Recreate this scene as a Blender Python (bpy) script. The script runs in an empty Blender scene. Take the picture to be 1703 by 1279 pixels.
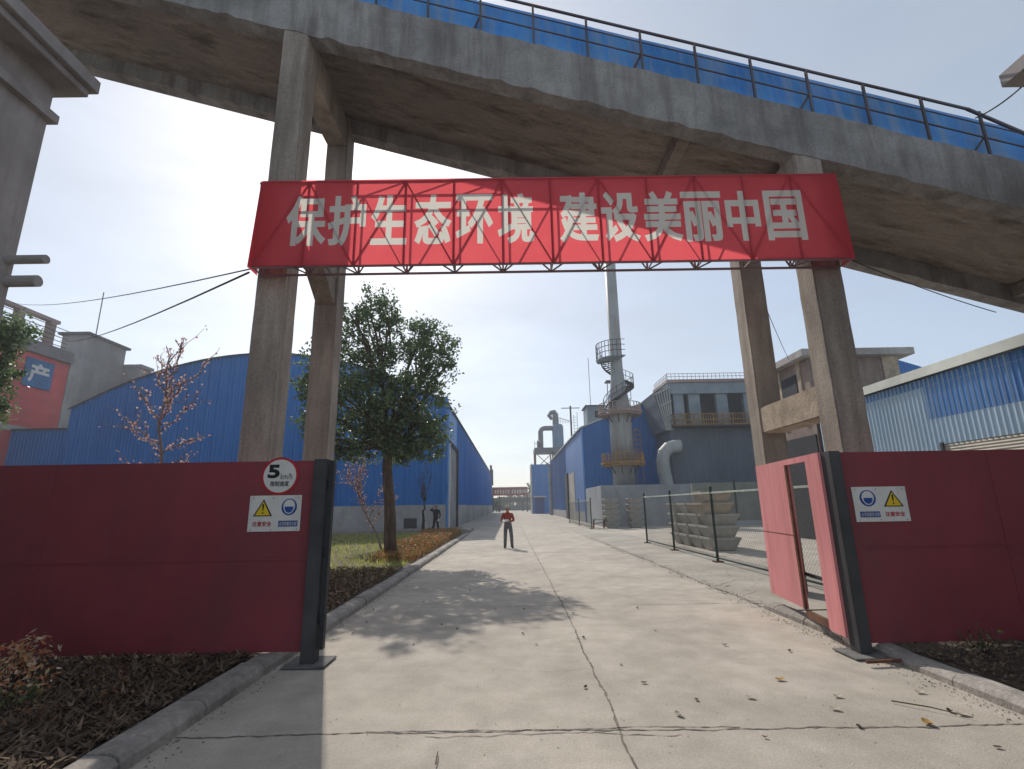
import bpy, math, random
from mathutils import Vector, Matrix, Euler
from math import radians as rad, sin, cos, pi, sqrt
random.seed(11)
D = bpy.data
S = bpy.context.scene
COL = S.collection

# ------------------------------------------------------------------ camera, sky, sun, exposure
CAM_H = 1.75
def make_camera():
    f, pitch, roll, yaw = 840.0, rad(13.5), rad(1.0), rad(0.35)
    F = Vector((sin(yaw)*cos(pitch), cos(yaw)*cos(pitch), sin(pitch)))
    Rt = Vector((cos(yaw), -sin(yaw), 0)); U = Rt.cross(F)
    R2 = Rt*cos(roll) - U*sin(roll); U2 = U*cos(roll) + Rt*sin(roll)
    m = Matrix(((R2.x, U2.x, -F.x, 0), (R2.y, U2.y, -F.y, 0), (R2.z, U2.z, -F.z, CAM_H), (0, 0, 0, 1)))
    cd = D.cameras.new("camera"); cd.sensor_width = 36; cd.sensor_fit = 'HORIZONTAL'
    cd.lens = f/1703*36; cd.clip_start = 0.05; cd.clip_end = 5000
    o = D.objects.new("camera", cd); COL.objects.link(o); o.matrix_world = m
    S.camera = o
make_camera()
SUN_AZ, SUN_EL = rad(-19.6), rad(40.0)
w = D.worlds.new("World"); S.world = w; w.use_nodes = True
nt = w.node_tree; nt.nodes.clear()
sky = nt.nodes.new('ShaderNodeTexSky'); sky.sky_type = 'NISHITA'; sky.sun_disc = False
sky.sun_elevation = SUN_EL; sky.sun_rotation = SUN_AZ
sky.air_density = 0.85; sky.dust_density = 1.1; sky.ozone_density = 0.7; sky.altitude = 0
bg = nt.nodes.new('ShaderNodeBackground'); bg.inputs[1].default_value = 0.15
wo = nt.nodes.new('ShaderNodeOutputWorld')
hs = nt.nodes.new('ShaderNodeHueSaturation'); hs.inputs['Saturation'].default_value = .9
nt.links.new(sky.outputs[0], hs.inputs['Color'])
# thin high cloud veil
tcw = nt.nodes.new('ShaderNodeTexCoord'); mpw = nt.nodes.new('ShaderNodeMapping'); mpw.inputs['Scale'].default_value = (1.2, 1.2, 4.5)
nzw = nt.nodes.new('ShaderNodeTexNoise'); nzw.inputs['Scale'].default_value = 1.7; nzw.inputs['Detail'].default_value = 7; nzw.inputs['Roughness'].default_value = .55
mrw = nt.nodes.new('ShaderNodeMapRange'); mrw.inputs[1].default_value = .3; mrw.inputs[2].default_value = .72; mrw.inputs[3].default_value = .46; mrw.inputs[4].default_value = .72
mxw = nt.nodes.new('ShaderNodeMix'); mxw.data_type = 'RGBA'; mxw.inputs[7].default_value = (2.75, 3.05, 3.3, 1)
nt.links.new(tcw.outputs['Generated'], mpw.inputs[0]); nt.links.new(mpw.outputs[0], nzw.inputs['Vector']); nt.links.new(nzw.outputs[0], mrw.inputs[0])
nt.links.new(mrw.outputs[0], mxw.inputs[0]); nt.links.new(hs.outputs[0], mxw.inputs[6]); nt.links.new(mxw.outputs[2], bg.inputs[0]); nt.links.new(bg.outputs[0], wo.inputs[0])
ld = D.lights.new("sun", 'SUN'); ld.energy = 2.9; ld.angle = rad(0.53); ld.color = (1.0, 0.93, 0.83)
sun = D.objects.new("sun", ld); COL.objects.link(sun)
sv = Vector((sin(SUN_AZ)*cos(SUN_EL), cos(SUN_AZ)*cos(SUN_EL), sin(SUN_EL)))
sun.rotation_euler = sv.to_track_quat('Z', 'Y').to_euler(); sun.location = sv*60
S.view_settings.view_transform = 'Standard'; S.view_settings.look = 'None'
S.view_settings.exposure = 0.36; S.view_settings.gamma = 1; S.view_settings.use_curve_mapping = False

# ------------------------------------------------------------------ helpers
def wloc(o):
    v = Vector((0, 0, 0))
    while o is not None:
        v = v + o.location; o = o.parent
    return v

class MB:
    def __init__(s): s.v = []; s.f = []; s.m = []; s.mi = 0
    def add(s, vs, fs):
        b = len(s.v); s.v += [tuple(p) for p in vs]
        for f in fs: s.f.append(tuple(i+b for i in f)); s.m.append(s.mi)
        return s
    def box(s, x0, x1, y0, y1, z0, z1):
        return s.add([(x0,y0,z0),(x1,y0,z0),(x1,y1,z0),(x0,y1,z0),(x0,y0,z1),(x1,y0,z1),(x1,y1,z1),(x0,y1,z1)],
                     [(0,3,2,1),(4,5,6,7),(0,1,5,4),(1,2,6,5),(2,3,7,6),(3,0,4,7)])
    def hexa(s, lo, hi):
        return s.add(list(lo)+list(hi), [(0,3,2,1),(4,5,6,7),(0,1,5,4),(1,2,6,5),(2,3,7,6),(3,0,4,7)])
    def quad(s, *p): return s.add(p, [tuple(range(len(p)))])
    def bar(s, p, q, w, h=None, up=(0,0,1)):
        p, q = Vector(p), Vector(q); h = h or w; d = (q-p).normalized(); u = Vector(up)
        if abs(d.dot(u)) > .97: u = Vector((1,0,0))
        a = d.cross(u).normalized()*w/2; b = d.cross(a).normalized()*h/2
        return s.hexa([p-a-b, p+a-b, p+a+b, p-a+b], [q-a-b, q+a-b, q+a+b, q-a+b])
    def tube(s, pts, rs, n=8, cap=True):
        pts = [Vector(p) for p in pts]
        if not isinstance(rs, (list, tuple)): rs = [rs]*len(pts)
        rings = []; a = None
        for i, p in enumerate(pts):
            d = (pts[min(i+1, len(pts)-1)] - pts[max(i-1, 0)]).normalized()
            if a is None:
                u = Vector((0,0,1)) if abs(d.z) < .9 else Vector((1,0,0)); a = d.cross(u).normalized()
            else:
                a = (a - d*a.dot(d)).normalized()
            b = d.cross(a)
            rings.append([p + a*(rs[i]*cos(2*pi*k/n)) + b*(rs[i]*sin(2*pi*k/n)) for k in range(n)])
        vs = [v for r in rings for v in r]; fs = []
        for i in range(len(pts)-1):
            for k in range(n):
                fs.append((i*n+k, i*n+(k+1) % n, (i+1)*n+(k+1) % n, (i+1)*n+k))
        if cap:
            fs.append(tuple(range(n-1, -1, -1))); fs.append(tuple((len(pts)-1)*n+k for k in range(n)))
        return s.add(vs, fs)
    def lathe(s, cx, cy, prof, n=24):
        vs = []; fs = []
        for r, z in prof:
            for k in range(n): vs.append((cx+r*cos(2*pi*k/n), cy+r*sin(2*pi*k/n), z))
        for i in range(len(prof)-1):
            for k in range(n): fs.append((i*n+k, i*n+(k+1) % n, (i+1)*n+(k+1) % n, (i+1)*n+k))
        fs.append(tuple(range(n-1, -1, -1))); fs.append(tuple((len(prof)-1)*n+k for k in range(n)))
        return s.add(vs, fs)
    def prism(s, poly, axis, a, b):
        # poly: 2D points; axis 'Y': (x,z) extruded along y, 'X': (y,z) along x, 'Z': (x,y) along z
        def P(p, t): return {'Y': (p[0], t, p[1]), 'X': (t, p[0], p[1]), 'Z': (p[0], p[1], t)}[axis]
        n = len(poly); vs = [P(p, a) for p in poly]+[P(p, b) for p in poly]
        fs = [tuple(range(n)), tuple(range(2*n-1, n-1, -1))]+[(i, i+n, (i+1) % n+n, (i+1) % n) for i in range(n)]
        return s.add(vs, fs)
    def build(s, name, mat, parent=None, smooth=False, bevel=0, origin=None, fix=True):
        me = D.meshes.new(name)
        if parent is not None: off = wloc(parent)
        elif origin is not None: off = Vector(origin)
        else:
            xs, ys, zs = zip(*s.v)
            off = Vector(((min(xs)+max(xs))/2, (min(ys)+max(ys))/2, min(zs)))
        me.from_pydata([(x-off.x, y-off.y, z-off.z) for x, y, z in s.v], [], s.f)
        mats = mat if isinstance(mat, (list, tuple)) else [mat]
        for q in mats: me.materials.append(q)
        if len(mats) > 1: me.polygons.foreach_set('material_index', s.m)
        if fix and len(s.f) < 60000:
            import bmesh
            bm = bmesh.new(); bm.from_mesh(me); bmesh.ops.recalc_face_normals(bm, faces=bm.faces)
            if bevel:
                es = [e for e in bm.edges if len(e.link_faces) == 2 and e.calc_face_angle(0) > .6]
                bmesh.ops.bevel(bm, geom=es, offset=bevel, segments=2, affect='EDGES', clamp_overlap=True)
            bm.to_mesh(me); bm.free()
        if smooth: me.polygons.foreach_set('use_smooth', [True]*len(me.polygons))
        me.update()
        o = D.objects.new(name, me); COL.objects.link(o)
        if parent is not None: o.parent = parent
        else: o.location = off
        return o

def tag(o, label=None, cat=None, group=None, kind=None):
    if label: o['label'] = label
    if cat: o['category'] = cat
    if group: o['group'] = group
    if kind: o['kind'] = kind
    return o
def thing(name, label, cat, loc, group=None):
    o = D.objects.new(name, None); COL.objects.link(o); o.location = loc; o.empty_display_size = .2
    return tag(o, label, cat, group)
def copy_tree(o, parent=None):
    c = o.copy(); COL.objects.link(c); c.parent = parent
    for ch in [q for q in D.objects if q.parent == o]: copy_tree(ch, c)
    return c

# ------------------------------------------------------------------ materials
def mat(name, c1, c2=None, rough=.85, scale=3.0, stretch=(1,1,1), big=.35, bump=.15, bscale=30, metal=0.0,
        corr=None, stain=None, spec=.3, translucent=0.0, island=None, stain_scale=(2,2,.25), lo=.35, hi=.65, fine=0.0, fscale=70):
    m = D.materials.new(name); m.use_nodes = True; t = m.node_tree; N = t.nodes; L = t.links
    b = N['Principled BSDF']; b.inputs['Roughness'].default_value = rough; b.inputs['Metallic'].default_value = metal
    b.inputs['Specular IOR Level'].default_value = spec
    c2 = c2 or tuple(x*.75 for x in c1)
    tc = N.new('ShaderNodeTexCoord'); mp = N.new('ShaderNodeMapping'); mp.inputs['Scale'].default_value = stretch
    L.new(tc.outputs['Object'], mp.inputs[0])
    nz = N.new('ShaderNodeTexNoise'); nz.inputs['Scale'].default_value = scale; nz.inputs['Detail'].default_value = 8
    nz.inputs['Roughness'].default_value = .62; L.new(mp.outputs[0], nz.inputs['Vector'])
    rp = N.new('ShaderNodeValToRGB'); rp.color_ramp.elements[0].position = lo; rp.color_ramp.elements[1].position = hi
    rp.color_ramp.elements[0].color = (*c2, 1); rp.color_ramp.elements[1].color = (*c1, 1)
    if island:
        gi = N.new('ShaderNodeNewGeometry'); L.new(gi.outputs['Random Per Island'], rp.inputs[0])
        rp.color_ramp.elements[0].position = 0; rp.color_ramp.elements[1].position = 1
        for pos, col in island:
            e = rp.color_ramp.elements.new(pos); e.color = (*col, 1)
    else:
        L.new(nz.outputs[0], rp.inputs[0])
    col = rp.outputs[0]
    if big:
        n2 = N.new('ShaderNodeTexNoise'); n2.inputs['Scale'].default_value = scale*.16; n2.inputs['Detail'].default_value = 4
        L.new(tc.outputs['Object'], n2.inputs['Vector'])
        mr = N.new('ShaderNodeMapRange'); mr.inputs[1].default_value = .3; mr.inputs[2].default_value = .7
        mr.inputs[3].default_value = 1-big; mr.inputs[4].default_value = 1+big*.4
        L.new(n2.outputs[0], mr.inputs[0])
        mx = N.new('ShaderNodeMix'); mx.data_type = 'RGBA'; mx.blend_type = 'MULTIPLY'; mx.inputs[0].default_value = 1
        L.new(col, mx.inputs[6]); L.new(mr.outputs[0], mx.inputs[7]); col = mx.outputs[2]
    if stain:
        sc, amt = stain
        m3 = N.new('ShaderNodeMapping'); m3.inputs['Scale'].default_value = stain_scale
        L.new(tc.outputs['Object'], m3.inputs[0])
        n3 = N.new('ShaderNodeTexNoise'); n3.inputs['Scale'].default_value = 1.6; n3.inputs['Detail'].default_value = 7
        n3.inputs['Roughness'].default_value = .65
        L.new(m3.outputs[0], n3.inputs['Vector'])
        mr = N.new('ShaderNodeMapRange'); mr.inputs[1].default_value = .46; mr.inputs[2].default_value = .68
        mr.inputs[3].default_value = 0; mr.inputs[4].default_value = amt
        L.new(n3.outputs[0], mr.inputs[0])
        mx = N.new('ShaderNodeMix'); mx.data_type = 'RGBA'
        L.new(mr.outputs[0], mx.inputs[0]); L.new(col, mx.inputs[6]); mx.inputs[7].default_value = (*sc, 1); col = mx.outputs[2]
    if fine:
        nf = N.new('ShaderNodeTexNoise'); nf.inputs['Scale'].default_value = fscale; nf.inputs['Detail'].default_value = 6; nf.inputs['Roughness'].default_value = .7
        L.new(tc.outputs['Object'], nf.inputs['Vector'])
        mr = N.new('ShaderNodeMapRange'); mr.inputs[1].default_value = .32; mr.inputs[2].default_value = .68
        mr.inputs[3].default_value = 1-fine; mr.inputs[4].default_value = 1+fine*.5
        L.new(nf.outputs[0], mr.inputs[0])
        mx = N.new('ShaderNodeMix'); mx.data_type = 'RGBA'; mx.blend_type = 'MULTIPLY'; mx.inputs[0].default_value = 1
        L.new(col, mx.inputs[6]); L.new(mr.outputs[0], mx.inputs[7]); col = mx.outputs[2]
    L.new(col, b.inputs['Base Color'])
    hgt = None
    if bump:
        nb = N.new('ShaderNodeTexNoise'); nb.inputs['Scale'].default_value = bscale; nb.inputs['Detail'].default_value = 5
        L.new(tc.outputs['Object'], nb.inputs['Vector'])
        bp = N.new('ShaderNodeBump'); bp.inputs['Strength'].default_value = bump; bp.inputs['Distance'].default_value = .02
        L.new(nb.outputs[0], bp.inputs['Height']); hgt = bp
    if corr:
        ax, pitch = corr
        wv = N.new('ShaderNodeTexWave'); wv.wave_type = 'BANDS'; wv.bands_direction = ax; wv.inputs['Scale'].default_value = .314/pitch
        L.new(tc.outputs['Object'], wv.inputs['Vector'])
        b2 = N.new('ShaderNodeBump'); b2.inputs['Strength'].default_value = .6; b2.inputs['Distance'].default_value = .05
        L.new(wv.outputs['Color'], b2.inputs['Height'])
        if hgt: L.new(hgt.outputs[0], b2.inputs['Normal'])
        hgt = b2
    if hgt: L.new(hgt.outputs[0], b.inputs['Normal'])
    if translucent:
        tr = N.new('ShaderNodeBsdfTranslucent'); L.new(col, tr.inputs[0])
        ms = N.new('ShaderNodeMixShader'); ms.inputs[0].default_value = translucent
        L.new(b.outputs[0], ms.inputs[1]); L.new(tr.outputs[0], ms.inputs[2])
        L.new(ms.outputs[0], N['Material Output'].inputs[0])
    return m

m_road = mat('road_concrete', (.52,.465,.40), (.42,.375,.315), scale=2.3, big=.2, fine=.16, fscale=45, bump=.35, bscale=60, stain=((.30,.27,.23), .6), stain_scale=(.8,.6,.8))
m_yard = mat('yard_concrete', (.47,.43,.375), (.36,.33,.28), scale=.8, big=.25, bump=.25, bscale=40, stain=((.2,.18,.16), .5), stain_scale=(.3,.3,.3))
m_crack = mat('joint_dirt', (.10,.09,.075), (.20,.18,.15), scale=9, big=0)
m_kerb = mat('kerb_concrete', (.44,.40,.36), (.29,.265,.24), scale=5, bump=.5, bscale=40, fine=.22, fscale=22, stain=((.12,.11,.1), .6), stain_scale=(1,1,1))
m_soil = mat('soil', (.13,.095,.07), (.05,.038,.03), scale=8, bump=1, bscale=40)
m_conc = mat('old_concrete', (.38,.365,.35), (.265,.255,.245), scale=2.2, bump=.5, bscale=18, fine=.22, fscale=22, stain=((.14,.125,.115), .8), stain_scale=(1.7,1.7,.16))
m_soffit = mat('soffit_concrete', (.38,.33,.29), (.24,.21,.185), scale=1.6, stretch=(.5,1.4,1), bump=.5, bscale=14, fine=.22, fscale=22, stain=((.10,.08,.065), .9), stain_scale=(.5,1.6,1))
m_colc = mat('column_concrete', (.45,.39,.33), (.32,.275,.235), scale=3, stretch=(1,1,.35), bump=.35, bscale=22, fine=.22, fscale=22, stain=((.18,.15,.125), .65), stain_scale=(3,3,.2))
m_beam = mat('beam_concrete', (.56,.46,.35), (.42,.34,.26), scale=4, bump=.4, fine=.22, fscale=22, bscale=20, stain=((.15,.12,.09), .5), stain_scale=(1.5,1.5,1))
m_grey = mat('grey_render', (.42,.395,.385), (.33,.31,.30), scale=2, bump=.2, stain=((.2,.18,.17), .6), stain_scale=(2,2,.3))
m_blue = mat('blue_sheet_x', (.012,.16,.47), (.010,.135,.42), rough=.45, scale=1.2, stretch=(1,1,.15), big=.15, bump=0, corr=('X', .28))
m_blueY = mat('blue_sheet_y_lit', (.05,.24,.62), (.04,.20,.55), rough=.45, scale=.8, stretch=(1,1,.12), big=.15, bump=0, corr=('Y', .28))  # same blue sheeting made lighter, light on the side wall put into colour
m_blueold = mat('blue_faded_y', (.06,.20,.52), (.13,.23,.45), rough=.55, scale=.5, stretch=(1,.8,.1), big=.25, bump=0, corr=('Y', .3), stain=((.18,.22,.34), .5), stain_scale=(1,.4,.06))
m_bluedeck = mat('blue_cover', (.055,.24,.66), (.10,.33,.70), rough=.6, scale=3, stretch=(1,1,.15), bump=.1, stain=((.26,.33,.43), .8), stain_scale=(3,3,.15))
m_whitewall = mat('white_plinth', (.42,.42,.41), (.33,.33,.325), scale=1.0, bump=.1, stain=((.2,.19,.18), .5), stain_scale=(1,1,.4))
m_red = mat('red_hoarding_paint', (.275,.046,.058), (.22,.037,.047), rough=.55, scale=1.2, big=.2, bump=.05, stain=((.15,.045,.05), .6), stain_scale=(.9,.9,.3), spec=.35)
m_redlit = mat('sunlit_red_leaf_paint', (.70,.28,.29), (.62,.22,.23), rough=.6, scale=3, stretch=(2,2,.25), big=.2, bump=.05, stain=((.34,.12,.11), .6), stain_scale=(3,3,.3))  # faded dusty red made paler, sunlight on the gate leaf put into colour
m_post = mat('grey_steel_paint', (.085,.083,.086), (.065,.063,.066), rough=.7, scale=3, bump=.05, spec=.12)
m_plate = mat('dusty_plate', (.20,.195,.19), (.13,.125,.12), rough=.9, scale=12, bump=.1)
m_dark = mat('dark_steel', (.03,.032,.036), rough=.5, scale=5, bump=.05)
m_rust = mat('rusty_steel', (.20,.085,.045), (.10,.05,.035), rough=.9, scale=8)
m_white = mat('white_enamel', (.72,.70,.66), (.62,.60,.56), rough=.5, scale=4, big=.08, bump=0, stain=((.4,.36,.3), .3))
m_black = mat('black_paint', (.015,.015,.016), rough=.6, bump=0, big=0)
m_yellow = mat('sign_yellow', (.72,.50,.02), (.66,.46,.02), rough=.5, bump=0, big=0)
m_sblue = mat('sign_blue', (.02,.075,.30), rough=.5, bump=0, big=0)
m_sred = mat('sign_red', (.48,.025,.035), rough=.5, bump=0, big=0)
m_banner = mat('banner_red', (.84,.135,.155), (.80,.12,.14), rough=.7, scale=2, big=.05, bump=0, translucent=.70, spec=.05)
m_bletter = mat('banner_letters', (.80,.77,.70), (.76,.73,.66), rough=.7, scale=2, big=.05, bump=0, translucent=.60, spec=.05)
m_truss = mat('truss_steel', (.27,.22,.23), rough=.6, bump=0)
m_green = mat('green_post_paint', (.022,.045,.036), rough=.45, bump=.05)
m_railw = mat('pale_rail_paint', (.50,.56,.50), (.38,.43,.38), rough=.6, bump=.05, scale=6)
m_mesh = mat('mesh_wire', (.26,.28,.26), rough=.6, bump=0, metal=.3)
m_trough = mat('trough_concrete', (.47,.46,.42), (.36,.35,.32), scale=4, bump=.5, bscale=30, stain=((.25,.23,.2), .45), stain_scale=(2,2,.6))
m_troughb = mat('trough_concrete_brown', (.45,.385,.30), (.34,.285,.22), scale=4, bump=.5, bscale=30)
m_stack = mat('chimney_paint', (.38,.41,.41), (.30,.33,.33), rough=.55, scale=1.5, stretch=(1,1,.3), bump=.1, stain=((.24,.17,.13), .6), stain_scale=(1.6,1.6,.12))
m_ochre = mat('rusty_yellow_paint', (.42,.25,.085), (.24,.13,.06), rough=.8, scale=3, bump=.1)
m_pinkp = mat('faded_red_paint', (.40,.26,.23), (.34,.29,.27), rough=.8, scale=2, bump=.1)
m_bag = mat('blue_grey_sheet', (.125,.15,.185), (.10,.125,.155), rough=.6, scale=1, stretch=(1,1,.2), bump=0, corr=('X', .35))
m_bagl = mat('pale_blue_grey', (.27,.33,.365), (.2,.25,.285), rough=.6, scale=1, bump=.05)
m_bagd = mat('dark_recess', (.03,.034,.045), rough=.8, bump=0)
m_duct = mat('duct_galvanised', (.40,.42,.40), (.32,.34,.33), rough=.5, scale=2, bump=.05)
m_block = mat('block_render', (.36,.385,.42), (.29,.315,.345), scale=1.2, bump=.1, stain=((.36,.35,.33), .5))
m_panel = mat('grey_green_panel', (.22,.235,.21), (.17,.185,.165), scale=1, bump=.1, corr=('X', 2.4))
m_brown = mat('brown_brick', (.31,.235,.20), (.23,.175,.15), scale=3, bump=.3, stain=((.15,.11,.1), .5))
m_lblue = mat('faded_blue_sheet', (.44,.57,.68), (.36,.50,.62), rough=.55, scale=1.4, stretch=(1,3,.15), big=.18, bump=.05, stain=((.40,.48,.55), .5), stain_scale=(2,6,.3))
m_lbluep = mat('fresh_blue_sheet', (.045,.17,.47), (.07,.22,.50), rough=.5, scale=1.6, stretch=(1,4,.1), bump=.05, stain=((.25,.36,.5), .5), stain_scale=(2,7,.2))
m_roofw = mat('white_roof_sheet', (.70,.71,.64), (.58,.60,.53), rough=.6, scale=1.5, bump=.05)
m_roller = mat('roller_shutter', (.42,.39,.33), (.36,.33,.28), rough=.6, bump=0, corr=('Z', .09))
m_rollerg = mat('roller_shutter_grey', (.30,.31,.31), (.25,.26,.26), rough=.6, bump=0, corr=('Z', .12))
m_redb = mat('red_building_paint', (.68,.11,.115), (.58,.09,.095), rough=.7, scale=.4, bump=.05, corr=('Z', 1.2), stain=((.3,.1,.1), .5), stain_scale=(.4,.4,.15))
m_tank = mat('tank_blue_grey', (.10,.21,.33), (.08,.17,.28), rough=.6, scale=1, bump=0)
m_sign2 = mat('plaque_blue', (.025,.17,.42), rough=.5, bump=0)
m_shed = mat('weathered_render', (.27,.26,.27), (.2,.19,.2), scale=.6, bump=.1, stain=((.14,.13,.13), .5), stain_scale=(.4,.4,.1))
m_wire = mat('cable', (.02,.02,.022), rough=.7, bump=0, big=0)
m_bark = mat('bark', (.16,.11,.08), (.075,.052,.04), scale=9, stretch=(1,1,.2), bump=1, bscale=25)
m_barkd = mat('dark_bark', (.06,.045,.04), (.03,.024,.022), scale=9, stretch=(1,1,.2), bump=.6)
m_barkp = mat('pale_bark', (.30,.22,.2), (.2,.145,.135), scale=9, bump=.4)
m_leaf = mat('evergreen_leaves', (.22,.29,.12), (.07,.115,.06), rough=.45, bump=0, big=0, translucent=.45, island=[(.4,(.10,.155,.075)),(.75,(.14,.21,.085))], spec=.5)
m_leaf2 = mat('far_leaves', (.10,.12,.06), (.06,.08,.045), rough=.6, bump=0, big=0, translucent=.25, island=[(.5,(.08,.10,.05))])
m_bloss = mat('pink_blossom', (.86,.66,.60), (.62,.33,.29), rough=.7, bump=0, big=0, translucent=.3, island=[(.35,(.74,.48,.43)),(.7,(.80,.57,.47))])
m_grass = mat('spring_grass', (.55,.56,.12), (.28,.34,.08), rough=.7, bump=0, big=0, translucent=.5, island=[(.5,(.42,.47,.10)),(.8,(.58,.50,.2))])
m_hedge = mat('red_hedge_leaves', (.50,.12,.05), (.11,.10,.04), rough=.6, bump=0, big=0, translucent=.35, island=[(.35,(.20,.19,.06)),(.55,(.36,.15,.06)),(.8,(.45,.26,.10))])
m_dryleaf = mat('dry_stems', (.26,.18,.12), (.08,.055,.042), rough=.9, bump=0, big=0, translucent=.15, island=[(.4,(.12,.085,.06)),(.8,(.18,.13,.085))])
m_litter = mat('leaf_litter', (.34,.24,.15), (.10,.07,.05), rough=.9, bump=0, big=0, island=[(.5,(.17,.115,.075)),(.85,(.24,.165,.10))])
m_sprig = mat('orange_sprig_leaves', (.70,.36,.13), (.66,.18,.08), rough=.6, bump=0, big=0, translucent=.4, island=[(.4,(.62,.40,.2)),(.7,(.78,.70,.55))])  # orange and cream leaves, colour brightened in place of direct sun
m_darkred = mat('dark_red_leaves', (.26,.09,.06), (.12,.06,.045), rough=.7, bump=0, big=0, translucent=.3, island=[(.5,(.20,.10,.06)),(.8,(.24,.17,.08))])
m_greenleaf = mat('green_sprig_leaves', (.20,.22,.08), (.08,.10,.04), rough=.6, bump=0, big=0, translucent=.3, island=[(.5,(.13,.15,.06))])
m_fl_brown = mat('fallen_leaf_brown', (.10,.065,.04), rough=.8, bump=0, big=0)
m_fl_yel = mat('fallen_leaf_yellow', (.42,.25,.07), (.32,.18,.05), rough=.7, bump=0, big=0, scale=20)
m_fl_pale = mat('fallen_leaf_pale', (.46,.42,.33), rough=.8, bump=0, big=0)
m_skin = mat('skin', (.42,.23,.16), rough=.6, bump=0, big=0)
m_jacket = mat('orange_red_jacket', (.40,.07,.04), (.28,.05,.035), rough=.9, bump=.1, scale=12)
m_trous = mat('grey_trousers', (.17,.17,.195), rough=.9, bump=.1, scale=12)
m_shoe = mat('dark_shoes', (.025,.025,.027), rough=.7, bump=0)
m_hair = mat('dark_hair', (.015,.013,.012), rough=.7, bump=0)
m_coat = mat('dark_navy_coat', (.018,.022,.034), rough=.9, bump=.1, scale=12)
m_hat = mat('pale_cap', (.5,.47,.42), rough=.8, bump=0)
m_paper = mat('white_paper', (.75,.75,.74), rough=.8, bump=0, big=0)

# ------------------------------------------------------------------ ground
tag(MB().quad((-400,-60,-.02),(400,-60,-.02),(400,560,-.02),(-400,560,-.02)).build('ground', m_yard), kind='structure')
tag(MB().quad((-2.72,-12,0),(4.22,-12,0),(4.22,400,0),(-2.72,400,0)).build('road', m_road, origin=(0,0,0)), kind='structure')
tag(MB().quad((4.22,9.0,-.004),(6.9,9.0,-.004),(6.9,160,-.004),(4.22,160,-.004)).build('pavement', m_yard, origin=(0,0,0)), kind='structure')
tag(MB().quad((6.9,6.9,-.012),(60,6.9,-.012),(60,120,-.012),(6.9,120,-.012)).build('yard', m_road, origin=(0,0,0)), kind='structure')

def jag(pts, wdt, z=.004, step=.045, amp=.02):
    b = MB(); r = random.Random(sum(int(abs(p[0]*7+p[1]*3)) for p in pts))
    path = []
    for (x0,y0),(x1,y1) in zip(pts[:-1], pts[1:]):
        n = max(2, int(math.hypot(x1-x0, y1-y0)/step))
        for i in range(n): path.append((x0+(x1-x0)*i/n, y0+(y1-y0)*i/n))
    path.append(pts[-1]); L = []
    o = 0
    for i, (x,y) in enumerate(path):
        j = min(i+1, len(path)-1); k = max(i-1, 0)
        dx, dy = path[j][0]-path[k][0], path[j][1]-path[k][1]; l = math.hypot(dx,dy) or 1
        nx, ny = -dy/l, dx/l
        o = o*.86+r.uniform(-amp, amp)*.62; wv = wdt*r.uniform(.2, 1.0)*(1.9 if r.random() < .06 else 1)
        L.append(((x+nx*(o+wv/2), y+ny*(o+wv/2), z), (x+nx*(o-wv/2), y+ny*(o-wv/2), z)))
    vs = [p for q in L for p in q]
    b.add(vs, [(2*i, 2*i+1, 2*i+3, 2*i+2) for i in range(len(L)-1)])
    return b
def crack(pts, wdt, z=.004, **k):
    b = jag(pts, wdt, z, **k); return b
cb = MB()
def joinb(dst, src): dst.add(src.v, src.f)
joinb(cb, crack([(.80,2),(.84,4.5),(.90,9),(.88,15),(.86,24),(.8,60),(.8,110)], .028, amp=.012))
for y, x0, x1, wd in [(4.54,-2.7,4.2,.022),(9.64,.9,4.6,.016),(9.75,-2.7,.85,.010),(12.9,-2.7,.88,.012),(15.1,-2.7,4.5,.018),(20.2,-2.7,4.5,.02),
                      (25.4,-2.7,4.5,.02),(31,-2.7,4.5,.03),(37,-2.7,4.2,.03),(44,-2.7,4.2,.04),(52,-2.7,4.2,.05)]:
    joinb(cb, crack([(x0,y+.03),((x0+x1)/2,y),(x1,y-.04)], wd, amp=.012 if y != 4.54 else .022))
joinb(cb, crack([(-1.2,4.62),(.1,4.58),(1.8,4.56)], .014, amp=.02))
joinb(cb, crack([(-.7,4.50),(.5,4.53),(1.3,4.47)], .012, amp=.03))
rk = random.Random(8)
for i in range(130):      # broken slab edge and grit along the right side
    y = rk.uniform(9.2, 30); x = 4.25+rk.gauss(0,.10)+(.5 if rk.random() < .15 else 0); a = rk.uniform(0,6.28); l = rk.uniform(.08,.4)
    joinb(cb, crack([(x,y),(x+cos(a)*l*.6,y+sin(a)*l)], rk.uniform(.01,.035), amp=.03))
for pts, wd in [([(4.28,9.2),(4.25,13),(4.3,18),(4.2,26),(4.25,45)], .035), ([(4.3,11.5),(5.2,12.4),(6.2,12.2)], .02), ([(4.3,14.5),(5,14.1),(6.1,14.6)], .018),
                ([(3.3,22),(4.2,19.6),(5.0,17.2)], .02), ([(4.3,17.8),(5.6,17.6)], .018), ([(4.25,22.5),(5.4,22.0),(5.9,21)], .02), ([(1.9,12.2),(2.6,13.3),(4,13.6)], .010),
                ([(4.3,10.2),(5.0,10.9),(5.9,10.4)], .014), ([(4.4,13.2),(5.3,13.0),(5.6,14.0),(6.1,13.8)], .014), ([(4.3,16.2),(5.0,16.6),(5.9,16.3)], .016), ([(4.6,18.6),(5.3,19.6),(5.9,19.4)], .016), ([(1.6,8.2),(2.2,7.7),(2.9,7.6)], .006), ([(-.4,6.2),(.2,6.0),(.83,6.1)], .005), ([(3.4,28),(4.6,26.5),(5.8,26.8)], .03), ([(2.8,34),(5.6,33)], .03)]:
    joinb(cb, crack(pts, wd, amp=.03))
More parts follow.
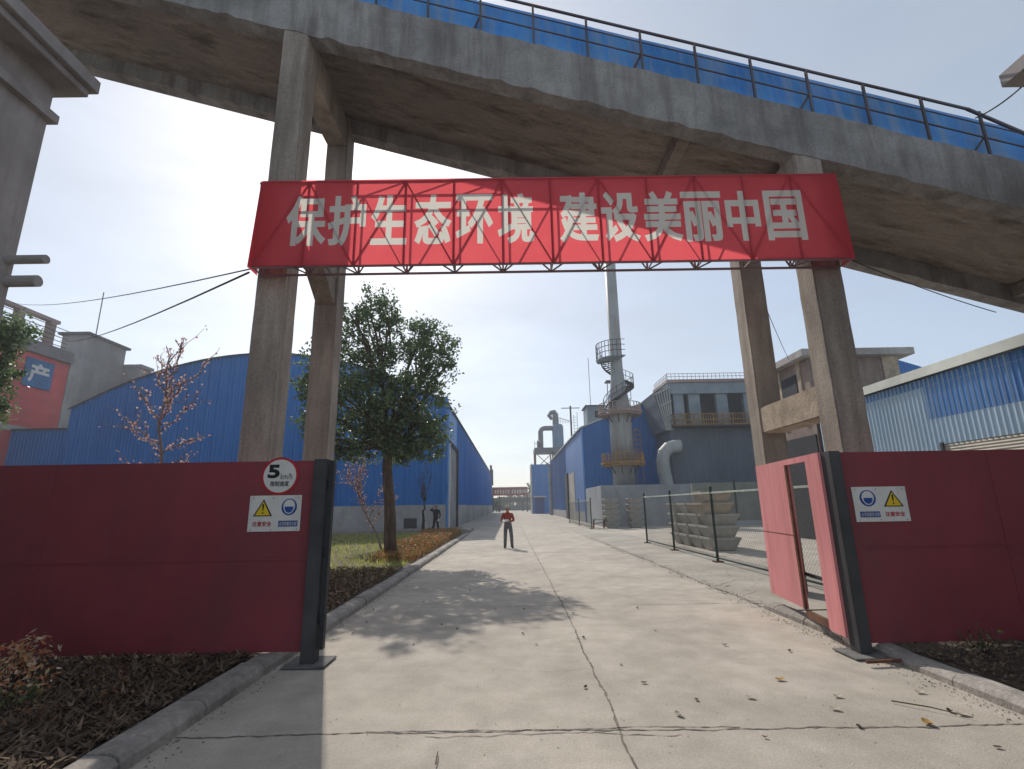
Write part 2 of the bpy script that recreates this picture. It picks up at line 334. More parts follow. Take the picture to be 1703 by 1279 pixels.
tag(cb.build('road_joints', m_crack, origin=(0,0,0), fix=False), kind='structure')

# broken slab edge on the right, where the raised kerb ends
kb = MB()
def kerb_stones(b, x_in, x_out, y0, y1, h, ln, rnd=.05):
    y = y0; r = random.Random(int(abs(x_in*100)))
    while y < y1-.05:
        e = min(y+ln, y1); d = r.uniform(-.012, .012); hh = h+r.uniform(-.012, .008)
        lo, hi = min(x_in, x_out), max(x_in, x_out)
        s = 1 if x_in > x_out else -1
        prof = [(x_in+d, -.05), (x_in+d, hh*.55), (x_in+d-s*.03, hh*.86), (x_in+d-s*.085, hh), (x_out+s*.05, hh), (x_out, hh-.03), (x_out, -.05)]
        b.prism(prof, 'Y', y+.008, e-.008)
        y = e
kerb_stones(kb, -2.72, -3.02, -4, 6.1, .13, 1.0)
kerb_stones(kb, -2.72, -3.00, 6.1, 33.5, .13, 1.0)
kerb_stones(kb, 4.20, 4.46, -4, 9.1, .11, .85)
tag(kb.build('kerb', m_kerb, origin=(0,0,0)), kind='structure')
# planting soil left and right
def soil(name, x0, x1, y0, y1, nx, ny, z, amp):
    b = MB(); r = random.Random(5)
    vs = [(x0+(x1-x0)*i/nx, y0+(y1-y0)*j/ny, z+(r.uniform(-amp, amp) if 0 < i < nx else 0)) for j in range(ny+1) for i in range(nx+1)]
    b.add(vs, [(j*(nx+1)+i, j*(nx+1)+i+1, (j+1)*(nx+1)+i+1, (j+1)*(nx+1)+i) for j in range(ny) for i in range(nx)])
    return tag(b.build(name, m_soil, origin=(0,0,0), fix=False, smooth=True), kind='structure')
soil('soil', -3.0, -14, -4, 35.4, 44, 160, .07, .035)
soil('soil', 4.44, 12, -4, 6.9, 32, 44, .05, .03)
wk = MB().box(-40,-2.9,35.9,39.98,-.05,.17); wk.box(-40,-3.0,35.6,35.9,-.05,.26)
tag(wk.build('path', m_kerb, origin=(0,0,0)), kind='structure')

# ------------------------------------------------------------------ conveyor overpass
SL = -.307
def zb(x): return 9.575+SL*x          # underside of the side girders
def zt(x): return 10.68-.316*x         # top of the side girders
X0, X1 = -16.0, 15.0
ov = thing('conveyor_overpass', 'sloping stained concrete conveyor overpass with blue cover crossing above the red banner', 'overpass', (.5, 9.5, 0))
def girder(y0, y1, dz0=0, dz1=0, n=150):
    b = MB(); r = random.Random(int(y0*10)); vs = []
    for i in range(n+1):
        x = X0+(X1-X0)*i/n; e = r.uniform(-.015, .03)+(.05 if r.random() < .12 else 0); e2 = r.uniform(-.03, .02)
        vs += [(x,y0,zb(x)+dz0+e),(x,y1,zb(x)+dz0),(x,y1,zt(x)+dz1),(x,y0,zt(x)+dz1+e2)]
    fs = []
    for i in range(n):
        for k in range(4): fs.append((i*4+k, i*4+(k+1) % 4, i*4+4+(k+1) % 4, i*4+4+k))
    fs += [(0,3,2,1), (n*4, n*4+1, n*4+2, n*4+3)]
    return b.add(vs, fs)
girder(8.0, 8.32).build('near_girder', m_conc, ov)
girder(10.68, 11.0).build('far_girder', m_conc, ov)
dk = MB().hexa([(X0,8.325,zb(X0)+.42),(X1,8.325,zb(X1)+.42),(X1,10.675,zb(X1)+.42),(X0,10.675,zb(X0)+.42)],
               [(X0,8.325,zb(X0)+.72),(X1,8.325,zb(X1)+.72),(X1,10.675,zb(X1)+.72),(X0,10.675,zb(X0)+.72)])
dk.build('deck_slab', m_soffit, ov)
for xb in (3.5, 11.6):
    MB().hexa([(xb-.12,8.33,zb(xb)+.14),(xb+.12,8.33,zb(xb)+.14),(xb+.12,10.67,zb(xb)+.14),(xb-.12,10.67,zb(xb)+.14)],
              [(xb-.12,8.33,zb(xb)+.415),(xb+.12,8.33,zb(xb)+.415),(xb+.12,10.67,zb(xb)+.415),(xb-.12,10.67,zb(xb)+.415)]).build('cross_rib', m_soffit, ov)
def column(x0, x1, y0, y1, top):
    b = MB(); r = random.Random(int(x0*31+y0)); n = 26; vs = []
    for i in range(n+1):
        z = -.1+(top+.1)*i/n; j = lambda: r.uniform(-.004, .004)
        vs += [(x0+j(),y0+j(),z),(x1+j(),y0+j(),z),(x1+j(),y1+j(),z),(x0+j(),y1+j(),z)]
    fs = [(i*4+k, i*4+(k+1) % 4, i*4+4+(k+1) % 4, i*4+4+k) for i in range(n) for k in range(4)]+[(0,3,2,1),(n*4,n*4+1,n*4+2,n*4+3)]
    b.add(vs, fs); return b
for x0, x1 in ((-4.30,-3.80), (5.28,5.78)):
    tp = zb((x0+x1)/2)-.02
    column(x0, x1, 8.012, 8.50, tp+.3).build('column', m_colc, ov, bevel=.02)
    column(x0, x1, 10.50, 10.988, tp+.3).build('column', m_colc, ov, bevel=.02)
    MB().box(x0+.03, x1-.03, 8.49, 10.51, tp-.55, tp+.16).build('cross_beam', m_colc, ov)
bm_ = MB().box(5.30, 5.72, 8.48, 10.52, 3.13, 3.68); bm_.build('cross_beam', m_beam, ov, bevel=.025)
cb2 = MB().box(-4.27, -3.83, 8.49, 10.51, 6.75, 7.3)
cb2.prism([(9.6,6.752),(10.51,6.752),(10.51,6.15)], 'X', -4.25, -3.85); cb2.build('cross_beam', m_colc, ov)
# blue barrel cover over the conveyor
cv = MB(); n = 10; prof = [(8.16, -.08), (8.19, .3), (8.235, .93)]
for k in range(n+1):
    a = pi-pi*k/n; prof.append((9.5+1.24*cos(a), .97+.45*sin(a)))
prof.append((10.66, -.35)); nx = 48; vs = []
r = random.Random(3)
for i in range(nx+1):
    x = X0+(X1-X0)*i/nx
    vs += [(x, p[0], zt(x)+p[1]+r.uniform(-.015, .015)) for p in prof]
m_ = len(prof)
cv.add(vs, [(i*m_+k, i*m_+k+1, (i+1)*m_+k+1, (i+1)*m_+k) for i in range(nx) for k in range(m_-1)])
cv.build('conveyor_cover', m_bluedeck, ov, fix=False)
# railing on the near girder
rl = MB(); xs = [-.45+1.045*i for i in range(-15, 14)]
zr = lambda x: zt(x)+.99
rl.bar((X0,8.06,zr(X0)), (8.75,8.06,zr(8.75)), .038); rl.bar((8.75,8.06,zr(8.75)), (9.8,8.06,zr(9.8)-.28), .045); rl.bar((9.8,8.06,zr(9.8)-.28), (X1,8.06,zr(X1)-.28), .045)
rl.bar((X0,8.06,zt(X0)+.42), (X1,8.06,zt(X1)+.42), .022); rl.bar((X0,8.06,zt(X0)+.72), (X1,8.06,zt(X1)+.72), .018)
m_rail = mat('weathered_blue_grey_rail', (.13,.14,.17), (.16,.12,.11), rough=.8, scale=6, bump=0, spec=.1)
rlo = rl.build('railing', m_rail, ov)
for x in xs:
    p = MB().bar((x,8.06,zt(x)-.05),(x,8.06,zr(x)),.04)
    if int(round((x+.45)/1.045)) % 3 == 0: p.bar((x,8.08,zt(x)+.45),(x-.28,8.28,zt(x)+.0),.03)
    p.build('rail_post', m_rail, rlo)

# ------------------------------------------------------------------ lettering helper
def _splines(txt):
    cu = D.curves.new('tmp_text', 'FONT'); cu.body = txt; cu.resolution_u = 5
    o = D.objects.new('tmp_text', cu); COL.objects.link(o)
    bpy.context.view_layer.update()
    dg = bpy.context.evaluated_depsgraph_get()
    c2 = o.evaluated_get(dg).to_curve(dg)
    loops = []
    for s in c2.splines:
        if s.type == 'BEZIER':
            P = list(s.bezier_points); pts = []
            for a, b in zip(P, P[1:]+P[:1]):
                straight = (a.handle_right-a.co).length < 1e-5 and (b.handle_left-b.co).length < 1e-5
                n = 1 if straight else 4
                for k in range(n):
                    t = k/n
                    pts.append(a.co*(1-t)**3+a.handle_right*3*t*(1-t)**2+b.handle_left*3*t*t*(1-t)+b.co*t**3)
            pts = [(p.x, p.y) for p in pts]
        else:
            pts = [(p.co.x, p.co.y) for p in s.points]
        q = []
        for p in pts:
            if not q or math.hypot(p[0]-q[-1][0], p[1]-q[-1][1]) > 1e-4: q.append(p)
        if len(q) > 2 and math.hypot(q[0][0]-q[-1][0], q[0][1]-q[-1][1]) < 1e-4: q.pop()
        if len(q) > 2: loops.append(q)
    o.evaluated_get(dg).to_curve_clear()
    D.objects.remove(o); D.curves.remove(cu)
    return loops
def area(l): return sum(l[i][0]*l[(i+1) % len(l)][1]-l[(i+1) % len(l)][0]*l[i][1] for i in range(len(l)))/2
def inside(p, l):
    c = False; n = len(l)
    for i in range(n):
        a, b = l[i], l[i-1]
        if (a[1] > p[1]) != (b[1] > p[1]) and p[0] < (b[0]-a[0])*(p[1]-a[1])/(b[1]-a[1])+a[0]: c = not c
    return c
def glyph(txt, x0, x1, y0, y1, bold=0.0):
    """closed outlines of the text fitted into a box, thickened by bold metres"""
    L = _splines(txt)
    xs = [p[0] for l in L for p in l]; ys = [p[1] for l in L for p in l]
    sx = (x1-x0-2*bold)/(max(xs)-min(xs)); sy = (y1-y0-2*bold)/(max(ys)-min(ys)); out = []
    L = [[(x0+bold+(p[0]-min(xs))*sx, y0+bold+(p[1]-min(ys))*sy) for p in l] for l in L]
    for i, l in enumerate(L):
        depth = sum(inside(l[0], k) for j, k in enumerate(L) if j != i)
        if (area(l) > 0) != (depth % 2 == 0): l = l[::-1]     # solid on the left
        n = len(l); q = []
        for j in range(n):
            a, b, c = Vector(l[j-1]), Vector(l[j]), Vector(l[(j+1) % n])
            d1 = (b-a).normalized(); d2 = (c-b).normalized()
            n1 = Vector((d1.y, -d1.x)); n2 = Vector((d2.y, -d2.x)); m = n1+n2
            if m.length < .3: m = n1
            m.normalize(); k = min(1.6, 1/max(.4, m.dot(n1)))
            q.append(tuple(b+m*bold*k))
        if depth % 2 and area(q)*area(l) < 0: continue
        out.append(q)
    return out
def wind(p, loops):
    w = 0
    for l in loops:
        n = len(l)
        for i in range(n):
            a, b = l[i-1], l[i]
            if (a[1] <= p[1]) != (b[1] <= p[1]):
                x = (b[0]-a[0])*(p[1]-a[1])/(b[1]-a[1])+a[0]
                if x > p[0]: w += 1 if b[1] > a[1] else -1
    return w
from mathutils.geometry import delaunay_2d_cdt
def fill(loops, keep):
    """constrained triangulation; keep(winding number) decides which triangles stay"""
    pts = []; eds = []
    for l in loops:
        i0 = len(pts); n = len(l); pts += [Vector(p) for p in l]; eds += [(i0+i, i0+(i+1) % n) for i in range(n)]
    vs, _, fs, _, _, _ = delaunay_2d_cdt(pts, eds, [], 0, 1e-6)
    bb = [(min(p[0] for p in l), max(p[0] for p in l), min(p[1] for p in l), max(p[1] for p in l)) for l in loops]
    out = []
    for f in fs:
        c = (vs[f[0]]+vs[f[1]]+vs[f[2]])/3
        near = [l for l, q in zip(loops, bb) if q[0] <= c.x <= q[1] and q[2] <= c.y <= q[3]]
        if keep(wind(c, near)): out.append(tuple(f))
    return [(v.x, v.y) for v in vs], out
def flat(loops, name, fn, material, parent, keep=lambda w: w != 0):
    """fill 2D outlines and place them with fn(u, v) -> world"""
    vs, fs = fill(loops, keep); b = MB(); b.add([fn(p[0], p[1]) for p in vs], fs)
    return b.build(name, material, parent, fix=False)
def circle(cx, cy, rx, ry=None, n=40): 
    ry = ry or rx
    return [(cx+rx*cos(2*pi*k/n), cy+ry*sin(2*pi*k/n)) for k in range(n)]

# ------------------------------------------------------------------ gantry banner
bn = thing('gantry_banner', 'wide red banner with white characters on a steel truss across the gateway', 'banner', (.75, 7.7, 5.55))
BX0, BX1, BZ0, BZ1, BY = -4.25, 5.74, 5.64, 7.24, 7.62
chars = [('保',478,545),('护',548,611),('生',620,680),('态',693,754),('环',762,824),('境',832,893),('建',936,1000),('设',1006,1069),('美',1077,1140),('丽',1142,1210),('中',1216,1273),('国',1282,1348)]
loops = []
for ch, a, b in chars:
    # letter columns measured along the banner, metres
    xa, xb = -3.70+(a-478)*.010043, -3.70+(b-478)*.010043
    za, zb_ = (6.0, 6.93) if ch not in '中国丽' else (5.98, 6.92)
    loops += glyph(ch, xa, xb, za, zb_, .024)
sheet = [[(BX0-.02,BZ0),(BX1+.02,BZ0),(BX1-.04,BZ1),(BX0+.06,BZ1)]]+loops
flat(sheet, 'banner_sheet', lambda u, v: (u, BY, v), m_banner, bn, lambda w: w == 1)
flat(loops, 'lettering', lambda u, v: (u, BY, v), m_bletter, bn)
MB().quad((BX0-.02,BY,BZ0),(BX0+.06,BY,BZ1),(BX0+.06,BY+.33,BZ1),(BX0-.02,BY+.33,BZ0)).build('end_flap', m_banner, bn, fix=False)
MB().quad((BX1+.02,BY,BZ0),(BX1-.04,BY,BZ1),(BX1-.04,BY+.33,BZ1),(BX1+.02,BY+.33,BZ0)).build('end_flap', m_banner, bn, fix=False)
tr = MB(); Yf, Yb = BY+.03, BY+.335
for y in (Yf, Yb):
    for z in (BZ0+.0, BZ1-.03): tr.bar((BX0+.03,y,z),(BX1-.02,y,z),.032)
tr.bar((BX0+.05,Yb,BZ1-.32),(1.6,Yb,BZ1-.32),.03)
tr.build('truss_chords', m_truss, bn)
nodes = [BX0+.06+i*(BX1-BX0-.1)/12 for i in range(13)]
tw = MB()
for i, x in enumerate(nodes):
    tw.bar((x,Yf,BZ0),(x,Yf,BZ1-.03),.032); tw.bar((x,Yb,BZ0),(x,Yb,BZ1-.03),.03)
    if i < 12:
        x2 = nodes[i+1]
        if i % 2: tw.bar((x,Yf,BZ1-.03),(x2,Yf,BZ0),.025); tw.bar((x,Yb,BZ0),(x2,Yb,BZ1-.03),.022)
        else: tw.bar((x,Yf,BZ0),(x2,Yf,BZ1-.03),.025); tw.bar((x,Yb,BZ1-.03),(x2,Yb,BZ0),.022)
        tw.bar((x,Yb,BZ0),(x+.18,Yf,BZ0),.02); tw.bar((x,Yb,BZ1-.03),(x2,Yf,BZ1-.03),.02)
        if i: tw.bar((x,Yb,BZ0),(x-.18,Yf,BZ0),.02)
    tw.bar((x,Yb,BZ0),(x,Yf,BZ0),.02)
tw.build('truss_web', m_truss, bn)

# ------------------------------------------------------------------ red hoardings at the gate
GY = 6.45
def base_plate(b, x, y):
    b.box(x-.24,x+.24,y-.20,y+.24,.012,.03)
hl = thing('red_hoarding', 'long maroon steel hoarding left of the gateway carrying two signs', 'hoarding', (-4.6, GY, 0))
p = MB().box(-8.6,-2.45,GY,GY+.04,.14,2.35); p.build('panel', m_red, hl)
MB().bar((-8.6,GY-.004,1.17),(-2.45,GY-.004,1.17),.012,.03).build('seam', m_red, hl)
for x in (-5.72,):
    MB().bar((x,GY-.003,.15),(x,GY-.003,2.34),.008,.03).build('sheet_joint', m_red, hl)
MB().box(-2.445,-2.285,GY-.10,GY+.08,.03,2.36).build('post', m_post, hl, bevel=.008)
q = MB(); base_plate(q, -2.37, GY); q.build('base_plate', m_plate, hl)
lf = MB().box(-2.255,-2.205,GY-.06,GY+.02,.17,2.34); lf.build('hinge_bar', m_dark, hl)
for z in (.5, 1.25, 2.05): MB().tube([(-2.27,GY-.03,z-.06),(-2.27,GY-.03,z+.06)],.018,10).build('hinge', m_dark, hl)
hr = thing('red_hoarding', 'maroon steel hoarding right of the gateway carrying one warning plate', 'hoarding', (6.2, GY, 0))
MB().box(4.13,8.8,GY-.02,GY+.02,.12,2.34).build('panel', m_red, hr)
MB().bar((4.13,GY-.024,1.2),(8.8,GY-.024,1.2),.012,.03).build('seam', m_red, hr)
for x in (6.05,):
    MB().bar((x,GY-.023,.13),(x,GY-.023,2.33),.008,.03).build('sheet_joint', m_red, hr)
MB().box(3.985,4.125,GY-.12,GY+.08,.03,2.35).build('post', m_post, hr, bevel=.008)
q = MB(); base_plate(q, 4.06, GY-.08); q.build('base_plate', m_plate, hr)
MB().bar((3.8,5.98,.05),(4.35,6.02,.05),.03).build('base_edge', m_rust, hr)
# gate leaf standing open on the right, with its wicket doorway
gl = thing('gate_leaf', 'open red gate leaf with an empty wicket doorway beside the right post', 'gate', (4.1, 7.7, 0))
P0 = Vector((3.95,6.52,0)); dv = Vector((.37,2.47,0)); nn = Vector((dv.y,-dv.x,0)).normalized()
def leafbox(t0, t1, z0, z1, th=.045, off=0.0):
    a = P0+dv*t0+nn*off; b = P0+dv*t1+nn*off; e = nn*th
    return MB().hexa([a+Vector((0,0,z0)),b+Vector((0,0,z0)),b+e+Vector((0,0,z0)),a+e+Vector((0,0,z0))],
                     [a+Vector((0,0,z1)),b+Vector((0,0,z1)),b+e+Vector((0,0,z1)),a+e+Vector((0,0,z1))])
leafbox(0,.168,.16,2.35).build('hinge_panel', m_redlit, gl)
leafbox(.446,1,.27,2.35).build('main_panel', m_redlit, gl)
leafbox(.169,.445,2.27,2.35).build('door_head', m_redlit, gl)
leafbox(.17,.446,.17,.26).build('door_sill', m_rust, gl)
MB().bar(P0+dv*.446+Vector((0,0,.27))-nn*.002, P0+dv*.446+Vector((0,0,2.27))-nn*.002, .045,.03).build('door_jamb', m_rust, gl)
leafbox(.447,.999,1.255,1.265,.004,-.005).build('weld_seam', m_rust, gl)
MB().bar(P0+dv*.02+nn*.07+Vector((0,0,.2)), P0+dv*.02+nn*.07+Vector((0,0,2.3)), .05).build('hinge_bar', m_dark, gl)
MB().bar(P0+dv*.1+nn*.12+Vector((0,0,.72)), P0+dv*.9+nn*.12+Vector((0,0,.72)), .04).build('back_rail', m_dark, gl)

# ------------------------------------------------------------------ signs
def put(y): return lambda u, v: (u, y, v)
YS = GY-.004
sp = thing('speed_sign', 'round white 5 km/h speed limit sign with red ring on the left hoarding', 'sign', (-2.89, GY, 1.95))
flat([circle(-2.893,2.163,.235), circle(-2.893,2.163,.205)[::-1]], 'red_ring', put(YS-.006), m_sred, sp)
MB().prism(circle(-2.893,2.163,.204), 'Y', YS-.012, YS).build('disc', m_white, sp)
def numeral5():
    return glyph('5', -3.045,-2.895,2.135,2.305,.010)
flat(numeral5(), 'numeral', put(YS-.0145), m_black, sp)
flat(glyph('km/h', -2.88,-2.735,2.12,2.195,.0), 'unit_text', put(YS-.0145), m_black, sp)
flat(glyph('限制速度', -3.0,-2.77,2.035,2.10,.001), 'caption', put(YS-.0145), m_black, sp)
def warn_plate(label, x0, x1, z0, z1, tri_first, y, skew=0.0):
    t = thing('warning_sign', label, 'sign', ((x0+x1)/2, y, z0))
    W_, H_ = x1-x0, z1-z0
    fn = lambda dy: (lambda u, v: (x0+u*W_+skew*(v-.5), y-dy, z0+v*H_))
    MB().prism([(x0,z0),(x1,z0),(x1,z1),(x0,z1)], 'Y', y-.010, y-.001).build('plate', m_white, t)
    a = .27 if tri_first else .73; b = .77 if tri_first else .27
    flat([[(a-.185,.42),(a+.185,.42),(a,.90)]], 'triangle_border', fn(.0125), m_black, t)
    flat([[(a-.145,.447),(a+.145,.447),(a,.835)]], 'triangle_face', fn(.015), m_yellow, t)
    flat([[(a-.018,.76),(a+.018,.76),(a+.009,.575),(a-.009,.575)], circle(a,.515,.016,.024,16)], 'exclamation_mark', fn(.0175), m_black, t)
    flat(glyph('注意安全', a-.185,a+.185,.14,.28,.003), 'caption', fn(.0125), m_sred, t)
    flat([circle(b,.67,.15,.235)], 'mandatory_disc', fn(.0125), m_sblue, t)
    # pale head outline with helmet and dark lower face
    flat([[(b-.115,.70),(b-.095,.80),(b-.05,.86),(b,.88),(b+.05,.86),(b+.095,.80),(b+.115,.70),(b+.10,.60),(b+.055,.50),(b,.475),(b-.055,.50),(b-.10,.60)]], 'helmet_head', fn(.015), m_white, t)
    flat([[(b-.085,.68),(b+.085,.68),(b+.08,.60),(b+.045,.525),(b,.505),(b-.045,.525),(b-.08,.60)]], 'helmet_face', fn(.0175), m_sblue, t)
    flat([[(b-.185,.125),(b+.185,.125),(b+.185,.29),(b-.185,.29)]], 'caption_strip', fn(.0125), m_sblue, t)
    flat(glyph('必须佩戴安全帽', b-.165,b+.165,.15,.265,.0), 'caption_text', fn(.015), m_white, t)
    for u in (.06,.45,.94):
        for v in (.05,.93):
            pp = fn(.0)(u, v); MB().tube([(pp[0],y-.0095,pp[2]),(pp[0],y-.014,pp[2])],.006,8).build('bolt', m_rust, t)
warn_plate('white warning plate with yellow triangle at its left, under the round speed sign', -3.235,-2.595,1.495,1.925, True, YS)
warn_plate('white warning plate with helmet symbol at its left, on the right hoarding', 4.245,4.915,1.485,1.905, False, GY-.024)

# ------------------------------------------------------------------ gatehouses at the frame edges
gh = thing('gatehouse', 'grey rendered gatehouse wall with stepped cornice at the top left', 'gatehouse', (-9, 3.5, 0))
MB().box(-12,-6.80,.0,6.4,-.05,8.0).build('wall', m_grey, gh)
MB().box(-12,-6.70,.0,6.47,7.42,7.56).build('string_course', m_grey, gh)
co = MB().box(-12,-6.44,.0,6.40+.18,8.0,8.12); co.box(-12,-6.35,.0,6.40+.25,8.12,8.34); co.build('cornice', m_grey, gh, bevel=.01)
MB().box(-12,-6.9,.0,6.2,8.341,8.8).build('parapet', m_grey, gh)
MB().tube([(-6.9,6.30,5.12),(-6.27,6.30,5.12)],.062,14).build('drain_spout', m_grey, gh)
MB().tube([(-6.9,6.36,4.83),(-6.38,6.36,4.83)],.08,14).build('drain_spout', m_grey, gh)
gr = thing('gatehouse', 'gatehouse roof slab whose corner shows at the top right', 'gatehouse', (10, 4, 0))
MB().box(8.2,13,.5,6.1,-.05,7.8).build('wall', m_grey, gr)
MB().box(7.56,13,.5,6.4,7.80,8.02).build('roof_slab', m_grey, gr, bevel=.01)

# ------------------------------------------------------------------ cables
def cable(label, a, b, sag, r=.009, n=14):
    a, b = Vector(a), Vector(b)
    pts = [a.lerp(b, i/n)-Vector((0,0,sag*4*(i/n)*(1-i/n))) for i in range(n+1)]
    tag(MB().tube(pts, r, 5).build('cable', m_wire), label, 'cable', 'overhead cables')
cable('upper cable from the left banner end towards the far left edge', (-4.3,7.75,5.66), (-31.4,30,14.8), .35, .012)
cable('lower cable from the left banner end to the red factory roof', (-4.3,7.75,5.60), (-40.0,43,16.8), .5, .018)
cable('cable from the right banner end running under the overpass', (5.75,7.75,5.68), (9.9,9.6,5.4), .05)
cable('cable hanging from the right gatehouse slab to the overpass railing', (7.9,6.3,7.85), (8.8,8.0,8.65), .06, .012)
cable('thin cable beside the far right column down to the brown building', (5.95,11.1,6.6), (14.2,24.5,8.6), .1, .01)

# ------------------------------------------------------------------ left blue warehouse
lw = thing('blue_warehouse', 'arch-roofed blue sheet warehouse on a white plinth behind the left tree', 'warehouse', (-20, 90, 0))
LX0, LX1, LY0, LY1 = -35.2, -5.05, 40.0, 140.0
def arch(x): return 14.35-4.4*((x+20.12)/15.08)**2
xs = [LX0+(LX1-LX0)*i/30 for i in range(31)]
gw = MB().prism([(LX0,1.93)]+[(LX1,1.93)]+[(x, arch(x)) for x in reversed(xs)], 'Y', LY0, LY0+.2)
for k in range(74):
    x = LX0+.2+k*.405; gw.box(x-.035,x+.035,LY0-.035,LY0-.001,1.94,arch(x)-.04)
gw.build('gable_wall', m_blue, lw)
sw = MB().box(LX1-.2,LX1,LY0+.201,LY1,1.93,arch(LX1))
for k in range(170):
    y = 48.1+k*.54; sw.box(LX1+.001,LX1+.035,y-.035,y+.035,1.94,arch(LX1)-.05)
sw.build('side_wall', m_blueY, lw)
pl = MB().box(LX0,LX1+.03,LY0-.03,LY0+.2,-.05,1.928); pl.box(LX1-.2,LX1+.03,LY0+.201,LY1,-.05,1.928); pl.build('plinth', m_whitewall, lw)
rf = MB(); vs = []
for y in (LY0-.12, LY1): vs += [(x+(.15 if i == 30 else -.15 if i == 0 else 0), y, arch(x)+.02) for i, x in enumerate(xs)]
rf.add(vs, [(i, i+1, i+32, i+31) for i in range(30)])
vs2 = [(v[0],v[1],v[2]-.14) for v in vs]; rf.add([vs[i] for i in range(31)]+[vs2[i] for i in range(31)], [(i,i+1,i+32,i+31) for i in range(30)])
rf.add([vs[30],vs[61],vs2[61],vs2[30]], [(0,1,2,3)])
rf.build('roof', m_post, lw, fix=False)
dr = MB().box(LX1+.031,LX1+.05,41.3,47.4,.15,6.6).build('roller_door', m_rollerg, lw)
MB().box(LX1+.031,LX1+.22,47.41,47.75,.0,6.75).build('door_frame', m_post, dr)
MB().box(LX1+.031,LX1+.22,40.95,41.29,.0,6.75).build('door_frame', m_white, dr)
MB().box(LX1+.031,LX1+.22,40.95,47.75,6.76,7.0).build('door_head', m_post, dr)
MB().tube([(LX1+.12,40.2,9.7),(LX1+.12,40.2,.2)],.09,8).build('downpipe', m_bluedeck, lw)
MB().box(LX1-.35,LX1+.06,LY0-.14,LY0+.4,arch(LX1)-.1,arch(LX1)+.45).build('eave_cap', m_blueY, lw)
MB().box(LX1+.0,LX1+.5,126,127,9.9,11.6).build('roof_vent', m_post, lw)
MB().box(LX1-.3,LX1+.35,136,140,7.2,11.3).build('end_hopper', m_post, lw)
MB().box(-8.2,-7.2,LY0-.05,LY0-.031,.2,.95).build('floor_vent', m_post, lw)
ax = thing('lean_to', 'low dark blue lean-to against the left end of the arched warehouse', 'shed', (-46, 43, 0))
MB().box(-62,-35.45,40.4,46,-.05,8.3).build('wall', m_blue, ax)
MB().box(-62.2,-35.4,40.2,46.2,8.301,8.42).build('roof', m_post, ax)

# red factory building far left with the blue character plaque
rb = thing('red_factory', 'red painted factory building with a blue 产 plaque at the far left', 'factory', (-46, 36, 0))
MB().box(-52,-40.0,10,44.4,-.05,14.95).build('wall', m_redb, rb)
MB().box(-52,-39.9,44.41,45.2,-.05,15.6).build('corner_pier', m_whitewall, rb)
MB().box(-52.2,-39.7,10,44.405,14.96,16.0).build('parapet', m_shed, rb)
MB().box(-39.99,-39.94,10,44.4,8.3,8.75).build('base_band', m_whitewall, rb)
fr = MB()
for y in (36.5, 40, 43):
    fr.box(-41.4,-40.8,y-.25,y+.25,16.0,18.5)
fr.box(-41.4,-40.8,34,43.6,18.5,18.8); fr.box(-46.6,-41.4,34,34.4,18.5,18.8); fr.build('roof_frame', m_pinkp, rb)
rr = MB()
for z in (16.4,16.8,17.2,17.6,18.0): rr.bar((-40.4,20,z),(-40.4,44.2,z),.05)
rr.build('roof_rail', m_post, rb)
pq = thing('plaque', 'square blue plaque with a white 产 character on the red factory', 'sign', (-39.93, 41.6, 12))
MB().box(-39.99,-39.88,40.3,42.85,12.12,14.5).build('board', m_sign2, pq)
flat(glyph('产', 40.65,42.5,12.5,14.15,.06), 'character', lambda u, v: (-39.87, u, v), m_white, pq)
sh = thing('grey_tower_house', 'grey concrete hoist house with a pitched cap above the red factory', 'building', (-51, 62, 0))
MB().box(-55.6,-52.35,60,66.3,-.05,23.4).build('wall', m_shed, sh)
MB().box(-55.9,-52.0,59.6,66.7,23.401,23.7).build('roof', m_post, sh)
MB().tube([(-53.2,62,23.7),(-53.2,62,30)],.06,6).build('lightning_rod', m_post, sh)
s2 = thing('grey_silo_block', 'lower grey concrete block between the hoist house and the blue arch', 'building', (-51, 67, 0))
MB().box(-54.5,-50.1,66.31,68.4,-.05,20.9).build('wall', m_shed, s2)
MB().box(-54.8,-49.85,66.2,68.7,20.901,21.3).build('roof', m_shed, s2)
MB().lathe(-48.9, 65.0, [(1.7,0),(1.7,17.6),(1.2,18.1)], 28).build('silo', m_whitewall, s2, smooth=True)

# ------------------------------------------------------------------ right blue workshop
rw = thing('blue_workshop', 'blue sheet workshop with faded long side behind the chimney stack', 'workshop', (20, 75, 0))
RX0, RX1, RY0, RY1 = 7.6, 34.0, 53.0, 97.0
def gab(x): return 9.65+.375*(min(x, 20.8)-RX0)-.375*max(0, x-20.8)
gw = MB().prism([(RX0,-.05),(RX1,-.05),(RX1,gab(RX1)),(20.8,gab(20.8)),(RX0,gab(RX0))], 'Y', RY0, RY0+.2)
for k in range(40):
    x = RX0+.3+k*.405; gw.box(x-.035,x+.035,RY0-.035,RY0-.001,.0,gab(x)-.04)
gw.build('gable_wall', m_blue, rw)
sw = MB().box(RX0,RX0+.2,RY0+.201,RY1,1.0,9.65)
for k in range(54):
    y = 69.7+k*.5; sw.box(RX0-.035,RX0-.001,y-.035,y+.035,1.02,9.5)
sw.build('side_wall', m_blueold, rw)
MB().box(RX0-.03,RX0+.2,RY0+.201,RY1,-.05,.998).build('plinth', m_whitewall, rw)
b = MB(); 
